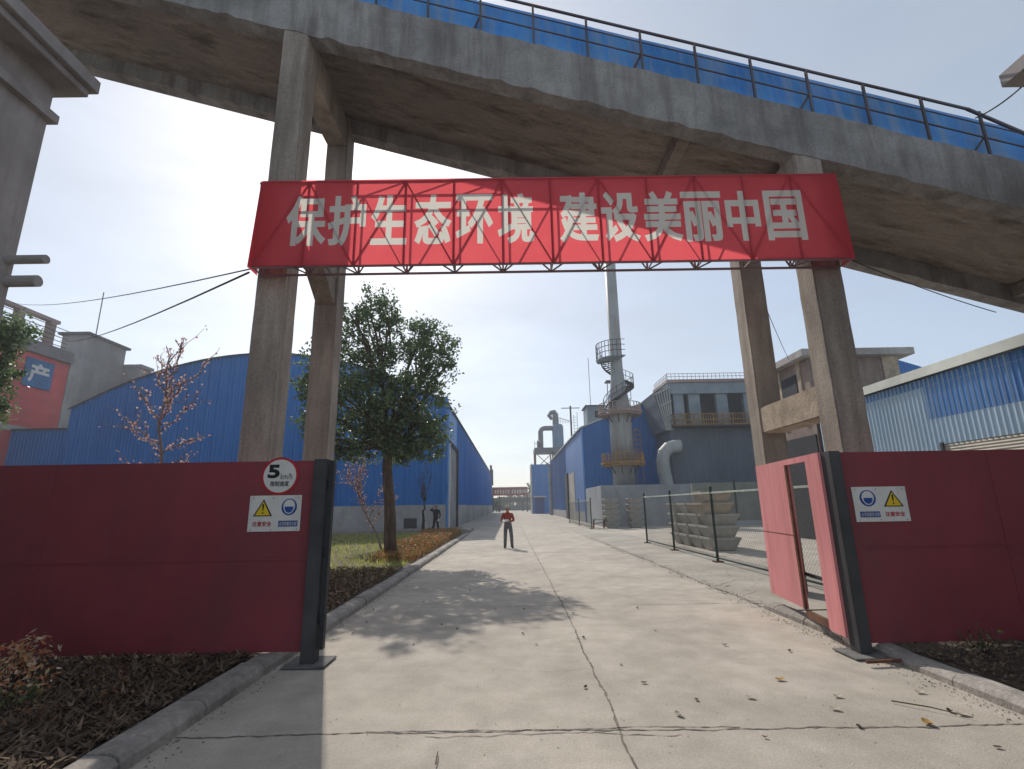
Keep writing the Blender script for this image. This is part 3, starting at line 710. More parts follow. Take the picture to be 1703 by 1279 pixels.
for xa, xb in ((RX0-.25, 20.8), (20.8, RX1+.25)):
    za, zb2 = gab(max(xa, RX0))-(.09 if xa < RX0 else 0), gab(min(xb, RX1))-(.09 if xb > RX1 else 0)
    b.hexa([(xa,RY0-.15,za+.03),(xb,RY0-.15,zb2+.03),(xb,RY1,zb2+.03),(xa,RY1,za+.03)], [(xa,RY0-.15,za+.15),(xb,RY0-.15,zb2+.15),(xb,RY1,zb2+.15),(xa,RY1,za+.15)])
b.build('roof', m_roofw, rw)
MB().box(RX0-.06,RX0+.08,RY0-.05,RY0-.001,.0,9.6).build('corner_trim', m_bluedeck, rw)
d2 = MB().box(RX0-.05,RX0-.031,60.9,67,.0,5.55).build('roller_door', m_roller, rw)
MB().box(RX0-.25,RX0-.031,67.01,69.4,.0,5.75).build('door_frame', m_bagd, d2)
MB().tube([(7.25,94,.0),(7.25,94,8.3),(7.1,94,8.9),(6.6,94,9.2)],.3,10).build('exhaust_pipe', m_duct, rw)
rx = thing('roof_cabin', 'small white cabin with a dark window on the workshop roof', 'cabin', (10.2, 61.5, 10))
MB().box(9.35,11.4,60,63,10.1,13.3).build('wall', m_bagl, rx)
MB().box(9.15,11.6,59.8,63.2,13.301,13.42).build('roof', m_post, rx)
MB().box(10.3,10.95,59.975,59.999,11.9,12.7).build('window', m_bagd, rx)
MB().tube([(9.9,60.4,13.4),(9.9,60.4,19.5)],.035,6).build('antenna', m_post, rx)
vp = thing('roof_vent_pole', 'thin T-shaped pole with ladder on the workshop roof edge', 'pole', (8.6, 70, 9.9))
MB().tube([(8.6,70,9.9),(8.6,70,15.3)],.12,8).build('mast', m_post, vp)
MB().bar((7.3,70,15.0),(9.9,70,15.0),.1).build('crossarm', m_post, vp)
ldr = MB().bar((9.0,70,10.2),(9.0,70,14.0),.05)
ldr.bar((9.5,70,10.2),(9.5,70,14.4),.05)
for k in range(9): ldr.bar((9.0,70,10.5+k*.4),(9.5,70,10.5+k*.4),.04)
ldr.build('ladder', m_post, vp)
rt = thing('roof_tank', 'blue domed tank under a small canopy behind the stack', 'tank', (12.4, 57, 11.5))
MB().lathe(12.1,57,[(.62,11.0),(.62,14.0),(.5,14.35),(.25,14.5)],20).build('body', m_blue, rt, smooth=True)
MB().box(11.2,12.8,56.4,57.6,15.5,15.62).build('canopy', m_post, rt)
c_ = MB()
for x in (11.3, 12.7): c_.bar((x,56.5,11.5),(x,56.5,15.5),.08)
c_.build('canopy_post', m_post, rt)
c_ = MB().box(12.5,14.0,56.3,57.7,14.75,14.85); c_.bar((13.9,56.4,13.3),(13.9,56.4,14.75),.06); c_.bar((12.6,56.4,13.4),(13.9,56.4,13.4),.05)
c_.bar((13.2,56.4,12.9),(13.9,56.4,13.4),.05); c_.build('access_frame', m_post, rt)

# ------------------------------------------------------------------ chimney stack
CX, CY = 10.2, 46.0
cs = thing('chimney_stack', 'tall grey steel chimney stack with two ring platforms and a spiral stair', 'chimney', (CX, CY, 0))
MB().lathe(CX,CY,[(1.0,3.2),(1.0,9.9),(.98,10.4),(.72,12.4),(.57,13.9),(.55,14.2),(.55,30)],28).build('shaft', m_stack, cs, smooth=True)
def ring_platform(z, r, panel, hgt):
    b = MB().lathe(CX,CY,[(1.02,z-.12),(r,z-.12),(r,z),(1.02,z)],32)
    pf = b.build('platform', m_ochre if panel == m_ochre else m_pinkp, cs)
    br = MB()
    for k in range(9):
        a = 2*pi*k/9+.2; br.bar((CX+cos(a)*1.0,CY+sin(a)*1.0,z-.8),(CX+cos(a)*(r-.45),CY+sin(a)*(r-.45),z-.12),.06)
    br.build('bracket', m_dark, pf)
    rl = MB(); n = 30
    for k in range(n):
        a0, a1 = 2*pi*k/n, 2*pi*(k+1)/n; p0 = (CX+cos(a0)*r,CY+sin(a0)*r); p1 = (CX+cos(a1)*r,CY+sin(a1)*r)
        for zz in (.15, hgt*.5, hgt): rl.bar((*p0,z+zz),(*p1,z+zz),.055 if zz != .15 else .2)
        rl.bar((*p0,z),(*p0,z+hgt),.065)
    rl.build('railing', panel, pf)
ring_platform(5.15, 1.85, m_ochre, 1.0); ring_platform(9.75, 1.9, m_pinkp, .95)
st = MB(); hrl = MB(); NS = 34
for k in range(NS):
    a = rad(165+370*k/NS); z = 9.9+(15.0-9.9)*k/NS; a2 = rad(165+370*(k+1)/NS); z2 = 9.9+(15.0-9.9)*(k+1)/NS
    ri, ro = (1.02-.13*(z-9.9) if z < 13.4 else .56), 1.45
    ca, sa, cb_, sb = cos(a), sin(a), cos(a2), sin(a2)
    st.hexa([(CX+ca*ri,CY+sa*ri,z),(CX+ca*ro,CY+sa*ro,z),(CX+cb_*ro,CY+sb*ro,z),(CX+cb_*ri,CY+sb*ri,z)],
            [(CX+ca*ri,CY+sa*ri,z+.05),(CX+ca*ro,CY+sa*ro,z+.05),(CX+cb_*ro,CY+sb*ro,z+.05),(CX+cb_*ri,CY+sb*ri,z+.05)])
    st.bar((CX+ca*ro,CY+sa*ro,z),(CX+cb_*ro,CY+sb*ro,z2),.05,.18)
    if k % 2 == 0: hrl.bar((CX+ca*ro,CY+sa*ro,z),(CX+ca*ro,CY+sa*ro,z+1.05),.04)
    for h in (.55, 1.05): hrl.bar((CX+ca*ro,CY+sa*ro,z+h),(CX+cb_*ro,CY+sb*ro,z2+h),.045)
st.build('spiral_stair', m_dark, cs); hrl.build('stair_rail', m_post, cs)
ld_ = MB(); hl_ = MB()
N_ = 12
for k in range(N_):
    a0, a1 = rad(175+140*k/N_-30), rad(175+140*(k+1)/N_-30); ro = 1.85; ri = .56; z = 15.0
    ld_.hexa([(CX+cos(a0)*ri,CY+sin(a0)*ri,z-.1),(CX+cos(a0)*ro,CY+sin(a0)*ro,z-.1),(CX+cos(a1)*ro,CY+sin(a1)*ro,z-.1),(CX+cos(a1)*ri,CY+sin(a1)*ri,z-.1)],
             [(CX+cos(a0)*ri,CY+sin(a0)*ri,z),(CX+cos(a0)*ro,CY+sin(a0)*ro,z),(CX+cos(a1)*ro,CY+sin(a1)*ro,z),(CX+cos(a1)*ri,CY+sin(a1)*ri,z)])
    for h in (.5, 1.0, 1.5): hl_.bar((CX+cos(a0)*ro,CY+sin(a0)*ro,z+h),(CX+cos(a1)*ro,CY+sin(a1)*ro,z+h),.05)
    hl_.bar((CX+cos(a0)*ro,CY+sin(a0)*ro,z-.1),(CX+cos(a0)*ro,CY+sin(a0)*ro,z+1.5),.05)
ldg = ld_.build('landing', m_bagl, cs); hl_.build('landing_rail', m_post, ldg)
cg = MB()
for k in range(7):
    z = 5.6+k*.45
    cg.tube([(CX+1.0+.7*sin(pi*t/8),CY-.2-.45*cos(pi*t/8),z+.0) for t in range(9)],.03,5)
for a in (0, .5, 1): cg.tube([(CX+1.05+.65*sin(pi*a),CY-.2-.45*cos(pi*a),3.4+.5*k) for k in range(11)],.03,5)
cg.build('ladder_cage', m_ochre, cs)
fb = thing('stack_base', 'grey rendered concrete block under the chimney stack', 'base block', (13.5, 44.5, 0))
MB().box(7.36,20.5,42,50.6,-.05,3.25).build('block', m_block, fb, bevel=.03)
MB().box(14.9,15.6,41.93,41.99,2.5,3.0).build('vent_plate', m_panel, fb)
pw = thing('panel_wall', 'long grey-green panel wall behind the trough stacks', 'wall', (30, 40.4, 0))
MB().box(14.2,52,40.3,40.6,.35,3.25).build('panels', m_panel, pw)
MB().box(14.1,52,40.2,40.7,-.05,.348).build('footing', m_block, pw)
for x in (17.5,20.3,23.1,25.9,28.7): MB().box(x-.06,x+.06,40.23,40.299,.35,3.4).build('wall_post', m_green, pw)

# ------------------------------------------------------------------ dust collector house
dc = thing('dust_collector', 'blue-grey dust collector house with ochre balcony and duct elbow', 'filter house', (20, 49, 0))
MB().box(15.35,28,48.0,52.8,-.05,8.7).build('lower_wall', m_bag, dc)
MB().box(15.7,28,48.9,52.8,8.9,12.1).build('recess_wall', m_bagd, dc)
for x0, x1 in ((16.0,17.0),(17.5,18.6),(20.2,21.3),(22.9,24.0),(25.6,26.7)): MB().box(x0,x1,48.25,48.899,8.9,12.1).build('filter_bay', m_bagl, dc)
MB().box(15.5,28,48.05,52.8,12.101,13.2).build('fascia', m_bagl, dc)
MB().box(15.4,28,47.9,52.8,13.201,13.5).build('roof_edge', m_pinkp, dc)
rr = MB()
for k in range(32): rr.bar((15.5+k*.4,48.0,13.5),(15.5+k*.4,48.0,14.1),.05)
for k in range(10): rr.bar((15.5,48.0+k*.5,13.5),(15.5,48.0+k*.5,14.1),.05)
for z in (13.8, 14.1): rr.bar((15.5,48.0,z),(28,48.0,z),.05); rr.bar((15.5,48,z),(15.5,52.5,z),.05)
rr.build('roof_rail', m_white, dc)
MB().hexa([(14.9,47.95,8.55),(15.69,47.95,8.55),(15.69,52.4,8.55),(14.9,52.4,8.55)], [(14.0,47.95,12.2),(15.69,47.95,12.9),(15.69,52.4,12.9),(14.0,52.4,12.2)]).build('hopper', m_bag, dc)
hb = MB()
for k in range(6):
    y = 47.9-.04; x0, x1 = 15.6-k*.12, 15.55-k*.26
    hb.bar((x0,47.92,8.5),(x1,47.92,12.7-k*.12),.1)
hb.bar((14.05,47.9,12.0),(15.7,47.9,12.75),.16); hb.bar((14.6,47.9,10.9),(15.7,47.9,11.4),.14); hb.bar((14.9,47.9,8.55),(15.7,47.9,8.9),.16)
hb.build('hopper_rib', m_duct, dc)
bl = MB().box(15.5,28,47.2,48.2,8.701,8.85); bl_ = bl.build('balcony', m_dark, dc)
br = MB()
for k in range(54): br.bar((15.55+k*.235,47.25,8.85),(15.55+k*.235,47.25,9.95),.05 if k % 4 else .09)
for z in (8.95, 9.4, 9.95): br.bar((15.5,47.25,z),(28,47.25,z),.08); br.bar((15.5,47.25,z),(15.5,48.2,z),.08)
br.build('balcony_rail', m_ochre, bl_)
MB().tube([(15.9,47.2,6.9),(15.4,47.2,6.9),(14.8,47.2,6.75),(14.35,47.2,6.3),(14.15,47.2,5.6),(14.2,47.2,4.5),(14.4,47.2,3.2)],[.6]*7,20).build('duct_elbow', m_duct, dc, smooth=False)

# ------------------------------------------------------------------ second blue shop and cyclone tower
b2 = thing('blue_annex', 'small blue annex with a canopied door at the far end of the road', 'annex', (6.8, 115, 0))
MB().box(4.75,8.7,112,119,-.05,10.5).build('wall', m_blueY, b2)
MB().box(4.55,4.74,111.9,119,-.05,10.7).build('corner_trim', m_whitewall, b2)
MB().box(5.2,7.2,111.9,111.999,.0,3.4).build('door', m_sblue, b2)
MB().box(4.9,7.6,110.9,111.99,3.45,3.7).build('canopy', m_white, b2)
cy = thing('cyclone_tower', 'steel dust cyclone with bent ducts on a braced frame above the annex', 'cyclone', (8, 126, 0))
K = 124/110.
f = MB()
for x in (5.4, 9.0, 12.6):
    for y in (122, 128): f.bar((x*K,y,0),(x*K,y,12.6*K),.3)
for y in (122,):
    f.bar((5.4*K,y,9.0*K),(9.0*K,y,12.4*K),.16); f.bar((9.0*K,y,9.0*K),(5.4*K,y,12.4*K),.16); f.bar((9.0*K,y,9.0*K),(12.6*K,y,12.4*K),.16)
f.bar((5.4*K,122,9.0*K),(12.6*K,122,9.0*K),.2); f.build('frame', m_rust, cy)
MB().box(5.2*K,12.8*K,121.5,128.5,12.6*K,13.5*K).build('platform', m_bag, cy)
MB().lathe(10.6*K,125,[(1.0,10.0*K),(1.25*K,12.6*K),(1.25*K,18.4*K),(1.1,18.9*K)],24).build('tank', m_tank, cy, smooth=True)
MB().tube([(6.8*K,125,13.4*K),(6.8*K,125,17.4*K),(7.1*K,125,17.9*K),(7.6*K,125,18.1*K),(9.8*K,125,18.1*K)],.55*K,12).build('duct', m_bag, cy)
MB().tube([(5.9*K,124,14.4*K),(6.8*K,124,14.4*K)],.9*K,14).build('fan_housing', m_bag, cy)
MB().tube([(10.2*K,125,18.8*K),(10.2*K,125,21.2*K),(9.9*K,125,21.7*K),(9.3*K,125,21.6*K),(8.8*K,125,20.9*K),(9.4*K,125,20.0*K)],[.7*K,.65*K,.6*K,.5*K,.5*K,.3*K],12).build('outlet_bend', m_bag, cy)
gy_ = MB()
for k in range(9): gy_.bar(((10.8+k*.35)*K,123,18.9*K),((10.8+k*.35)*K,123,(20.2-k*.12)*K),.08)
gy_.bar((10.8*K,123,20.1*K),(13.6*K,123,19.2*K),.1); gy_.bar((5.2*K,121.6,14.4*K),(7*K,121.6,14.4*K),.08); gy_.bar((5.3*K,121.6,13.4*K),(5.3*K,121.6,15*K),.1)
gy_.build('guard_rail', m_post, cy)

# ------------------------------------------------------------------ brown house and pale blue corrugated shed on the right
bh = thing('brown_house', 'brown two-storey house with an overhanging flat roof behind the right columns', 'house', (16.5, 25, 0))
MB().box(14.05,18.3,22.9,26.2,-.05,8.3).build('wall', m_brown, bh)
MB().box(13.6,18.85,22.4,26.7,8.301,8.62).build('roof', m_grey, bh)
MB().box(14.0,14.049,23.9,25.2,6.3,7.75).build('window', m_bagd, bh)
for y in (23.6, 25.4): MB().box(13.98,14.048,y-.14,y+.14,5.2,8.3).build('pilaster', m_beam, bh)
MB().box(13.99,14.049,23.0,26.0,.0,4.7).build('doorway', m_bagd, bh)
MB().box(17.6,18.35,22.85,22.899,5.5,8.3).build('pilaster', m_beam, bh)
lb = thing('corrugated_shed', 'pale blue corrugated shed with darker blue patch and white roof edge', 'shed', (18, 16, 0))
def corr_wall(x, y0, y1, z0, z1, pitch=.19, dep=.035, ztop=None):
    b = MB(); pts = []; y = y0
    while y < y1-1e-6:
        for dy, dx in ((0,0),(.3,0),(.42,dep),(.58,dep),(.70,0)):
            yy = y+dy*pitch
            if yy <= y1: pts.append((x-dx, yy))
        y += pitch
    pts.append((x, y1)); n = len(pts)
    vs = [(a,c,z0) for a,c in pts]+[(a,c,z1) for a,c in pts]
    b.add(vs, [(i,i+1,n+i+1,n+i) for i in range(n-1)]); return b
wl = corr_wall(14.0, 10.0, 13.6, 0, 5.68); w2 = corr_wall(14.0, 13.6, 16.25, 3.45, 5.68); w3 = corr_wall(14.0, 16.25, 22.55, 0, 5.68)
joinb(wl, w2); joinb(wl, w3); wl.build('wall', m_lblue, lb, fix=False)
corr_wall(13.994, 10.0, 16.62, 4.30, 5.40).build('cladding_patch', m_lbluep, lb, fix=False)
corr_wall(13.994, 10.0, 22.55, 5.41, 5.68).build('eave_strip', m_lbluep, lb, fix=False)
MB().prism([(13.75,5.69),(24,8.0),(24,8.25),(13.75,6.0)], 'Y', 9.8, 22.8).build('roof', m_roofw, lb)
MB().box(14.04,24,10.05,22.5,-.05,5.6).build('inner_frame', m_bagd, lb)
d3 = MB().box(14.0,14.035,13.6,16.25,0,3.44).build('roller_door', m_roller, lb)
MB().box(13.93,14.0,16.255,16.35,0,3.5).build('door_jamb', m_post, d3)
bs = thing('blue_roof_shed', 'distant shed with a steep blue roof beyond the brown house', 'shed', (33, 42, 0))
MB().box(29,37,40.2,48,-.05,11.2).build('wall', m_blue, bs)
MB().prism([(28.5,11.0),(31.9,13.0),(37.5,11.1),(37.5,10.9),(28.5,10.8)], 'Y', 40, 48).build('roof', m_blue, bs)

# ------------------------------------------------------------------ mesh fences
def mesh_fence(label, x, ys, h, rail=True):
    y0, y1 = min(ys), max(ys); t = thing('mesh_fence', label, 'fence', (x, (y0+y1)/2, 0))
    for y in ys:
        pp = MB().tube([(x,y,0),(x,y,h+.08)],.04,10); pp.lathe(x,y,[(.045,h+.08),(.045,h+.12),(.02,h+.14)],10); p_ = pp.build('post', m_green, t)
        MB().box(x-.13,x+.13,y-.13,y+.13,-.01,.03).build('base_plate', m_rust, p_)
    MB().bar((x,y0,h-.06),(x,y1,h-.06),.05).build('top_rail', m_railw, t)
    MB().bar((x,y0,.12),(x,y1,.12),.04).build('bottom_rail', m_green, t)
    b = MB(); pit = .11; H = h-.2; n = int((y1-y0+H)/pit)
    for i in range(n):
        s = y0-H+i*pit
        for sg in (1, -1):
            a0, a1 = (s, .12), (s+H, .12+H)
            ya, za, yb2, zb2 = s, .12, s+H, .12+H
            if ya < y0: za += y0-ya; ya = y0
            if yb2 > y1: zb2 -= yb2-y1; yb2 = y1
            if yb2 <= ya: continue
            if sg < 0: za, zb2 = .24+H-za, .24+H-zb2
            b.bar((x+.004*sg,ya,za),(x+.004*sg,yb2,zb2),.003)
    b.build('wire_mesh', m_mesh, t, fix=False)
mesh_fence('long chain mesh fence with green posts along the right yard', 6.2, [7.6, 11.8, 16.0, 20.15, 24.1], 2.1)
mesh_fence('short far mesh fence beside the faded blue workshop wall', 5.9, [38.5, 45.2, 52.8], 2.1)

# ------------------------------------------------------------------ concrete troughs
def trough_proto(lx=1.16, ly=1.0, h=.47):
    t = thing('concrete_trough', 'x', 'trough', (0,0,0))
    a, c, k, l = lx/2, ly/2, lx/2-.15, ly/2-.17
    b = MB(); wt = .07
    out0 = [(-k,-l,0),(k,-l,0),(k,l,0),(-k,l,0)]; o1 = [(-a,-c,h-.09),(a,-c,h-.09),(a,c,h-.09),(-a,c,h-.09)]
    a2, c2 = a+.03, c+.03
    o2 = [(-a2,-c2,h-.09),(a2,-c2,h-.09),(a2,c2,h-.09),(-a2,c2,h-.09)]; o3 = [(-a2,-c2,h),(a2,-c2,h),(a2,c2,h),(-a2,c2,h)]
    i3 = [(-a+wt,-c+wt,h),(a-wt,-c+wt,h),(a-wt,c-wt,h),(-a+wt,c-wt,h)]; i0 = [(-k+wt,-l+wt,.06),(k-wt,-l+wt,.06),(k-wt,l-wt,.06),(-k+wt,l-wt,.06)]
    rings = [out0, o1, o2, o3, i3, i0]; vs = [p for r_ in rings for p in r_]
    fs = [(0,3,2,1)]
    for i in range(5):
        for q in range(4): fs.append((i*4+q, i*4+(q+1) % 4, i*4+4+(q+1) % 4, i*4+4+q))
    fs.append((20,21,22,23)); b.add(vs, fs)
    return t, b.build('shell', m_trough, t, bevel=.012)
T0, T0s = trough_proto(); used = [0]
T0s2 = None
def put_trough(x, y, z, rz, label, group, brown=False):
    global T0s2
    if not used[0]: o = T0; used[0] = 1
    else: o = copy_tree(T0)
    o.location = (x, y, z); o.rotation_euler.z = rz; tag(o, label, 'trough', group)
    if brown:
        ch = [q for q in D.objects if q.parent == o][0]
        if T0s2 is None:
            T0s2 = ch.data.copy(); T0s2.materials.clear(); T0s2.materials.append(m_troughb)
        ch.data = T0s2
LV = ['bottom', 'second', 'third', 'fourth', 'top']
rr = random.Random(4)
for s, (x, y, n, nm) in enumerate([(7.92,20.0,5,'nearest'),(7.9,21.2,4,'second nearest'),(7.88,22.4,4,'third nearest'),(7.86,23.6,4,'farthest')]):
    for k in range(n):
        lv = LV[k] if k < n-1 else 'top'
        dx = rr.uniform(-.05,.05)-(.12 if (s == 0 and k > 2) else 0)
        put_trough(x+dx, y+rr.uniform(-.04,.04), k*.425, rr.uniform(-.03,.03), f'grey concrete trough, {lv} one in the {nm} stack behind the mesh fence' if not (s == 0 and k > 2) else f'brownish concrete trough, {lv} one in the nearest stack behind the mesh fence', 'concrete troughs stacked behind the fence', brown=(s == 0 and k > 2) or (s == 1 and k == 3))
for x, y, nm in [(7.6,39.5,'left'),(9.4,39.7,'right')]:
    for k in range(5):
        lv = LV[k]
        put_trough(x+rr.uniform(-.06,.06), y, k*.425, pi/2+rr.uniform(-.06,.06), f'weathered concrete trough, {lv} one in the {nm} far stack before the grey block', 'concrete troughs in the far stacks')
# low rusty trestle beside the far stack
tb = thing('trestle_bench', 'low rusty trestle bench with a pale top beside the far trough stacks', 'bench', (6.6, 39.6, 0))
MB().box(6.15,7.1,39.3,39.9,.62,.70).build('top', m_trough, tb)
for x in (6.2, 7.0):
    for y in (39.35, 39.85): MB().bar((x,y,0),(x+.05,y,.62),.06).build('leg', m_rust, tb)
MB().bar((6.22,39.35,.3),(7.05,39.35,.45),.05).build('stretcher', m_rust, tb)

# ------------------------------------------------------------------ far gate, yard things at the end of the road
fg = thing('far_gate_banner', 'small distant red banner gantry closing the far end of the road', 'banner', (-.2, 150, 0))
MB().box(-5.3,4.9,150,150.15,4.65,6.95).build('banner_sheet', m_red, fg)
for x in (-5.2, -3.3, 4.75): MB().box(x-.18,x+.18,150.2,150.6,0,6.9 if x != -3.3 else 4.6).build('post', m_post, fg)
lp = []
for i, ch in enumerate('保护生态环境'): lp += glyph(ch, -4.7+i*.75, -4.15+i*.75, 5.2, 6.35, .02)
for i, ch in enumerate('建设美丽中国'): lp += glyph(ch, .25+i*.75, .8+i*.75, 5.2, 6.35, .02)
flat(lp, 'lettering', put(149.985), m_roofw, fg)
MB().bar((-5.3,149.95,7.0),(4.9,149.95,7.0),.12).build('top_chord', m_truss, fg)
fw = thing('pipe_rack', 'dark grey pipe rack crossing low behind the far gate', 'pipe rack', (0, 175, 0))
MB().box(-30,30,175,177,3.0,4.4).build('upper_run', m_post, fw)
MB().box(-30,30,175.2,176.8,.2,1.9).build('lower_run', m_bag, fw)
for x in range(-28, 29, 8): MB().box(x-.3,x+.3,174.7,174.99,0,4.4).build('support', m_post, fw)

# ------------------------------------------------------------------ vegetation
def leaf_quads(b, c, size, rnd, aspect=.55, up=0.0):
    n = Vector((rnd.gauss(0,1), rnd.gauss(0,1), rnd.gauss(0,1)+up)).normalized()
    t = n.orthogonal().normalized(); t = Matrix.Rotation(rnd.uniform(0,6.28), 3, n) @ t; s = n.cross(t)
    l = size*rnd.uniform(.7,1.3)/2; wd = l*aspect; c = Vector(c)
    i = len(b.v); b.v += [tuple(c-t*l), tuple(c+s*wd-t*l*.1), tuple(c+t*l), tuple(c-s*wd-t*l*.1)]
    b.f.append((i,i+1,i+2,i+3)); b.m.append(b.mi)
def limb(b, p, q, r0, r1, rnd, n=5, wob=.06, sides=7):
    p, q = Vector(p), Vector(q); L = (q-p).length; pts = []
    for i in range(n+1):
        o = Vector((rnd.gauss(0,1), rnd.gauss(0,1), rnd.gauss(0,.5)))*wob*L*(0 if i in (0,) else 1)*.5
        pts.append(p.lerp(q, i/n)+o)
    b.tube(pts, [r0+(r1-r0)*i/n for i in range(n+1)], sides); return pts
def crown_tree(name, label, cat, base, trunk, lobes, leaf, nclump, per, mleaf, mbark, seed, group=None, limbs=True, r0=.2):
    rnd = random.Random(seed); t = thing(name, label, cat, base, group)
    B = Vector(base); top = Vector(trunk)
    w_ = MB(); tp = limb(w_, B-Vector((0,0,.1)), top, r0, r0*.6, rnd, 7, .02, 10)
    for (x,y,z,r_) in lobes if limbs else []:
        pts = limb(w_, tp[-2], (x,y,z), r0*.38, .03, rnd, 5, .08, 6)
        for _ in range(4):
            d = Vector((rnd.gauss(0,1), rnd.gauss(0,1), rnd.gauss(.2,.8))).normalized()*r_*.8
            limb(w_, pts[3], Vector((x,y,z))+d, .035, .012, rnd, 3, .08, 5)
    w_.build('trunk', mbark, t, smooth=True)
    c = MB(); vol = sum(l[3]**2 for l in lobes)
    for (x,y,z,r_) in lobes:
        for _ in range(max(4, int(nclump*r_*r_/vol))):
            d = Vector((rnd.gauss(0,1), rnd.gauss(0,1), rnd.gauss(0,1))).normalized()
            cc = Vector((x,y,z))+d*r_*(rnd.random()**.45); cr = rnd.uniform(.16,.34)*max(.6, r_**.5)*.95
            for _ in range(int(per*rnd.uniform(.5,1.4))):
                g = Vector((rnd.gauss(0,1), rnd.gauss(0,1), rnd.gauss(0,.8)))*cr*.62
                leaf_quads(c, cc+g, leaf, rnd, up=.5)
    c.build('crown', mleaf, t, fix=False)
    return t
YT = 18.7
lob = [(-5.35,YT,9.35,.95),(-4.75,YT+.3,9.0,.75),(-6.0,YT-.3,8.7,.9),(-5.5,YT+.4,8.0,1.0),(-3.35,YT,8.35,.8),(-2.75,YT+.2,7.85,.8),(-3.5,YT-.4,7.4,1.0),(-2.55,YT,6.9,.65),
       (-6.7,YT,7.2,1.15),(-7.7,YT+.3,6.7,.8),(-4.9,YT,6.5,1.35),(-5.9,YT-.5,5.8,1.3),(-3.4,YT-.2,6.0,1.1),(-3.1,YT,5.1,1.05),(-4.4,YT-.3,5.0,1.2),(-7.2,YT,5.4,1.0),(-5.6,YT+.2,4.5,.95),(-3.7,YT,4.2,.85),(-4.7,YT,4.1,.8),(-6.9,YT+.2,4.4,.7),(-2.7,YT,4.5,.6),(-3.4,YT-.2,3.75,.6),(-4.0,YT+.3,3.6,.5),(-5.6,YT,3.85,.6),(-6.4,YT-.2,3.9,.5),(-2.9,YT+.1,3.9,.45)]
crown_tree('evergreen_tree', 'leafy evergreen tree with a forked crown in the left bed beside the road', 'tree', (-4.22,YT,.08), (-4.6,YT,4.6), lob, .14, 760, 38, m_leaf, m_bark, 21, r0=.235)
crown_tree('evergreen_tree', 'dark evergreen tree at the far left edge before the red factory', 'tree', (-13.6,12.6,.08), (-13.5,12.6,4.6), [(-13.15,12.5,6.4,.6),(-13.6,12.3,5.6,.8),(-12.9,12.6,5.25,.4),(-13.5,12.5,4.6,.7),(-12.75,12.4,4.25,.3)], .11, 170, 44, m_leaf, m_bark, 5, r0=.15)
for i, (x, y, h, r_, lab) in enumerate([(9.0,205,9.5,3.2,'pale round tree rising behind the far gate at the right'),(-2,210,5.0,2.6,'low tree behind the far gate, left of its middle'),(3.0,212,4.6,2.6,'low tree seen under the right half of the far gate'),(-8,170,5.5,2.6,'dark bushy tree left of the far gate'),(-4.5,165,3.6,1.5,'dark small tree beside the left far gate post')]):
    rnd = random.Random(i)
    lobes = [(x+rnd.uniform(-.5,.5)*r_, y+rnd.uniform(-.4,.4)*r_, h-r_*.5+rnd.uniform(-.6,.5)*r_, r_*.6) for _ in range(6)]
    crown_tree('roadside_tree', lab, 'tree', (x,y,0), (x,y,h-r_), lobes, .7, 60, 22, m_leaf2 if i < 3 else m_leaf, m_bark, 40+i, 'trees beyond the far gate', limbs=False, r0=.2)

rnd = random.Random(77); fwd = MB()
for _ in range(2600):
    x = rnd.uniform(-60, 60); y = rnd.uniform(230, 250); leaf_quads(fwd, (x, y, rnd.random()**1.3*(6.0+1.5*sin(x*.3)+1.2*sin(x*.83))), 2.0, rnd, .8)
tag(fwd.build('far_wood', m_leaf2, fix=False), kind='stuff')
def blossom_tree(name, label, base, top, branches, seed, n_twig, mbk, fl, rr0=.09, mflower=None, fsize=.07):
    rnd = random.Random(seed); t = thing(name, label, 'tree', base)
    b = MB(); c = MB(); limb(b, base, top, rr0, rr0*.35, rnd, 8, .03, 8); B, T = Vector(base), Vector(top)
    for (h, dx, dy, dz) in branches:
        p = B.lerp(T, h); q = p+Vector((dx,dy,dz)); pts = limb(b, p, q, rr0*.35, .012, rnd, 6, .09, 5)
        for _ in range(n_twig):
            s = pts[rnd.randint(1,5)]; d = ((q-p).normalized()+Vector((rnd.gauss(0,.6), rnd.gauss(0,.5), rnd.gauss(.35,.6)))).normalized()*rnd.uniform(.3,.8)
            tw_ = limb(b, s, s+d, .011, .004, rnd, 3, .1, 4)
            for pt in tw_:
                for _ in range(fl):
                    if rnd.random() < .6: leaf_quads(c, pt+Vector((rnd.gauss(0,.03), rnd.gauss(0,.03), rnd.gauss(0,.03))), fsize, rnd, .8)
        for i in range(len(pts)-1):
            for u in range(5):
                pt = pts[i].lerp(pts[i+1], u/5)
                for _ in range(fl):
                    if rnd.random() < .55: leaf_quads(c, pt+Vector((rnd.gauss(0,.035), rnd.gauss(0,.035), rnd.gauss(0,.035))), fsize, rnd, .8)
    b.build('trunk', mbk, t, smooth=True); c.build('blossom', mflower or m_bloss, t, fix=False); return t
blossom_tree('blossom_tree', 'bare pink blossom tree rising above the left hoarding', (-8.25,12,.08), (-8.35,12,5.0),
    [(.55,-.9,.1,.1),(.5,-1.75,.1,.15),(.55,.75,0,.1),(.5,.85,-.1,-.35),(.62,-1.15,.2,.75),(.66,-.7,-.2,.5),(.72,.6,.2,.75),(.75,-.7,.1,1.0),(.8,.5,-.1,.8),(.85,.95,.2,1.2),(.88,-.3,0,1.1),(.93,.05,0,1.25),(.95,.2,.1,1.2),(.97,-.15,.1,.9),(.6,.9,.2,.5),(.78,.25,-.3,.7),(.5,-.5,-.2,-.15)], 8, 4, m_barkp, 2, rr0=.055, fsize=.065)
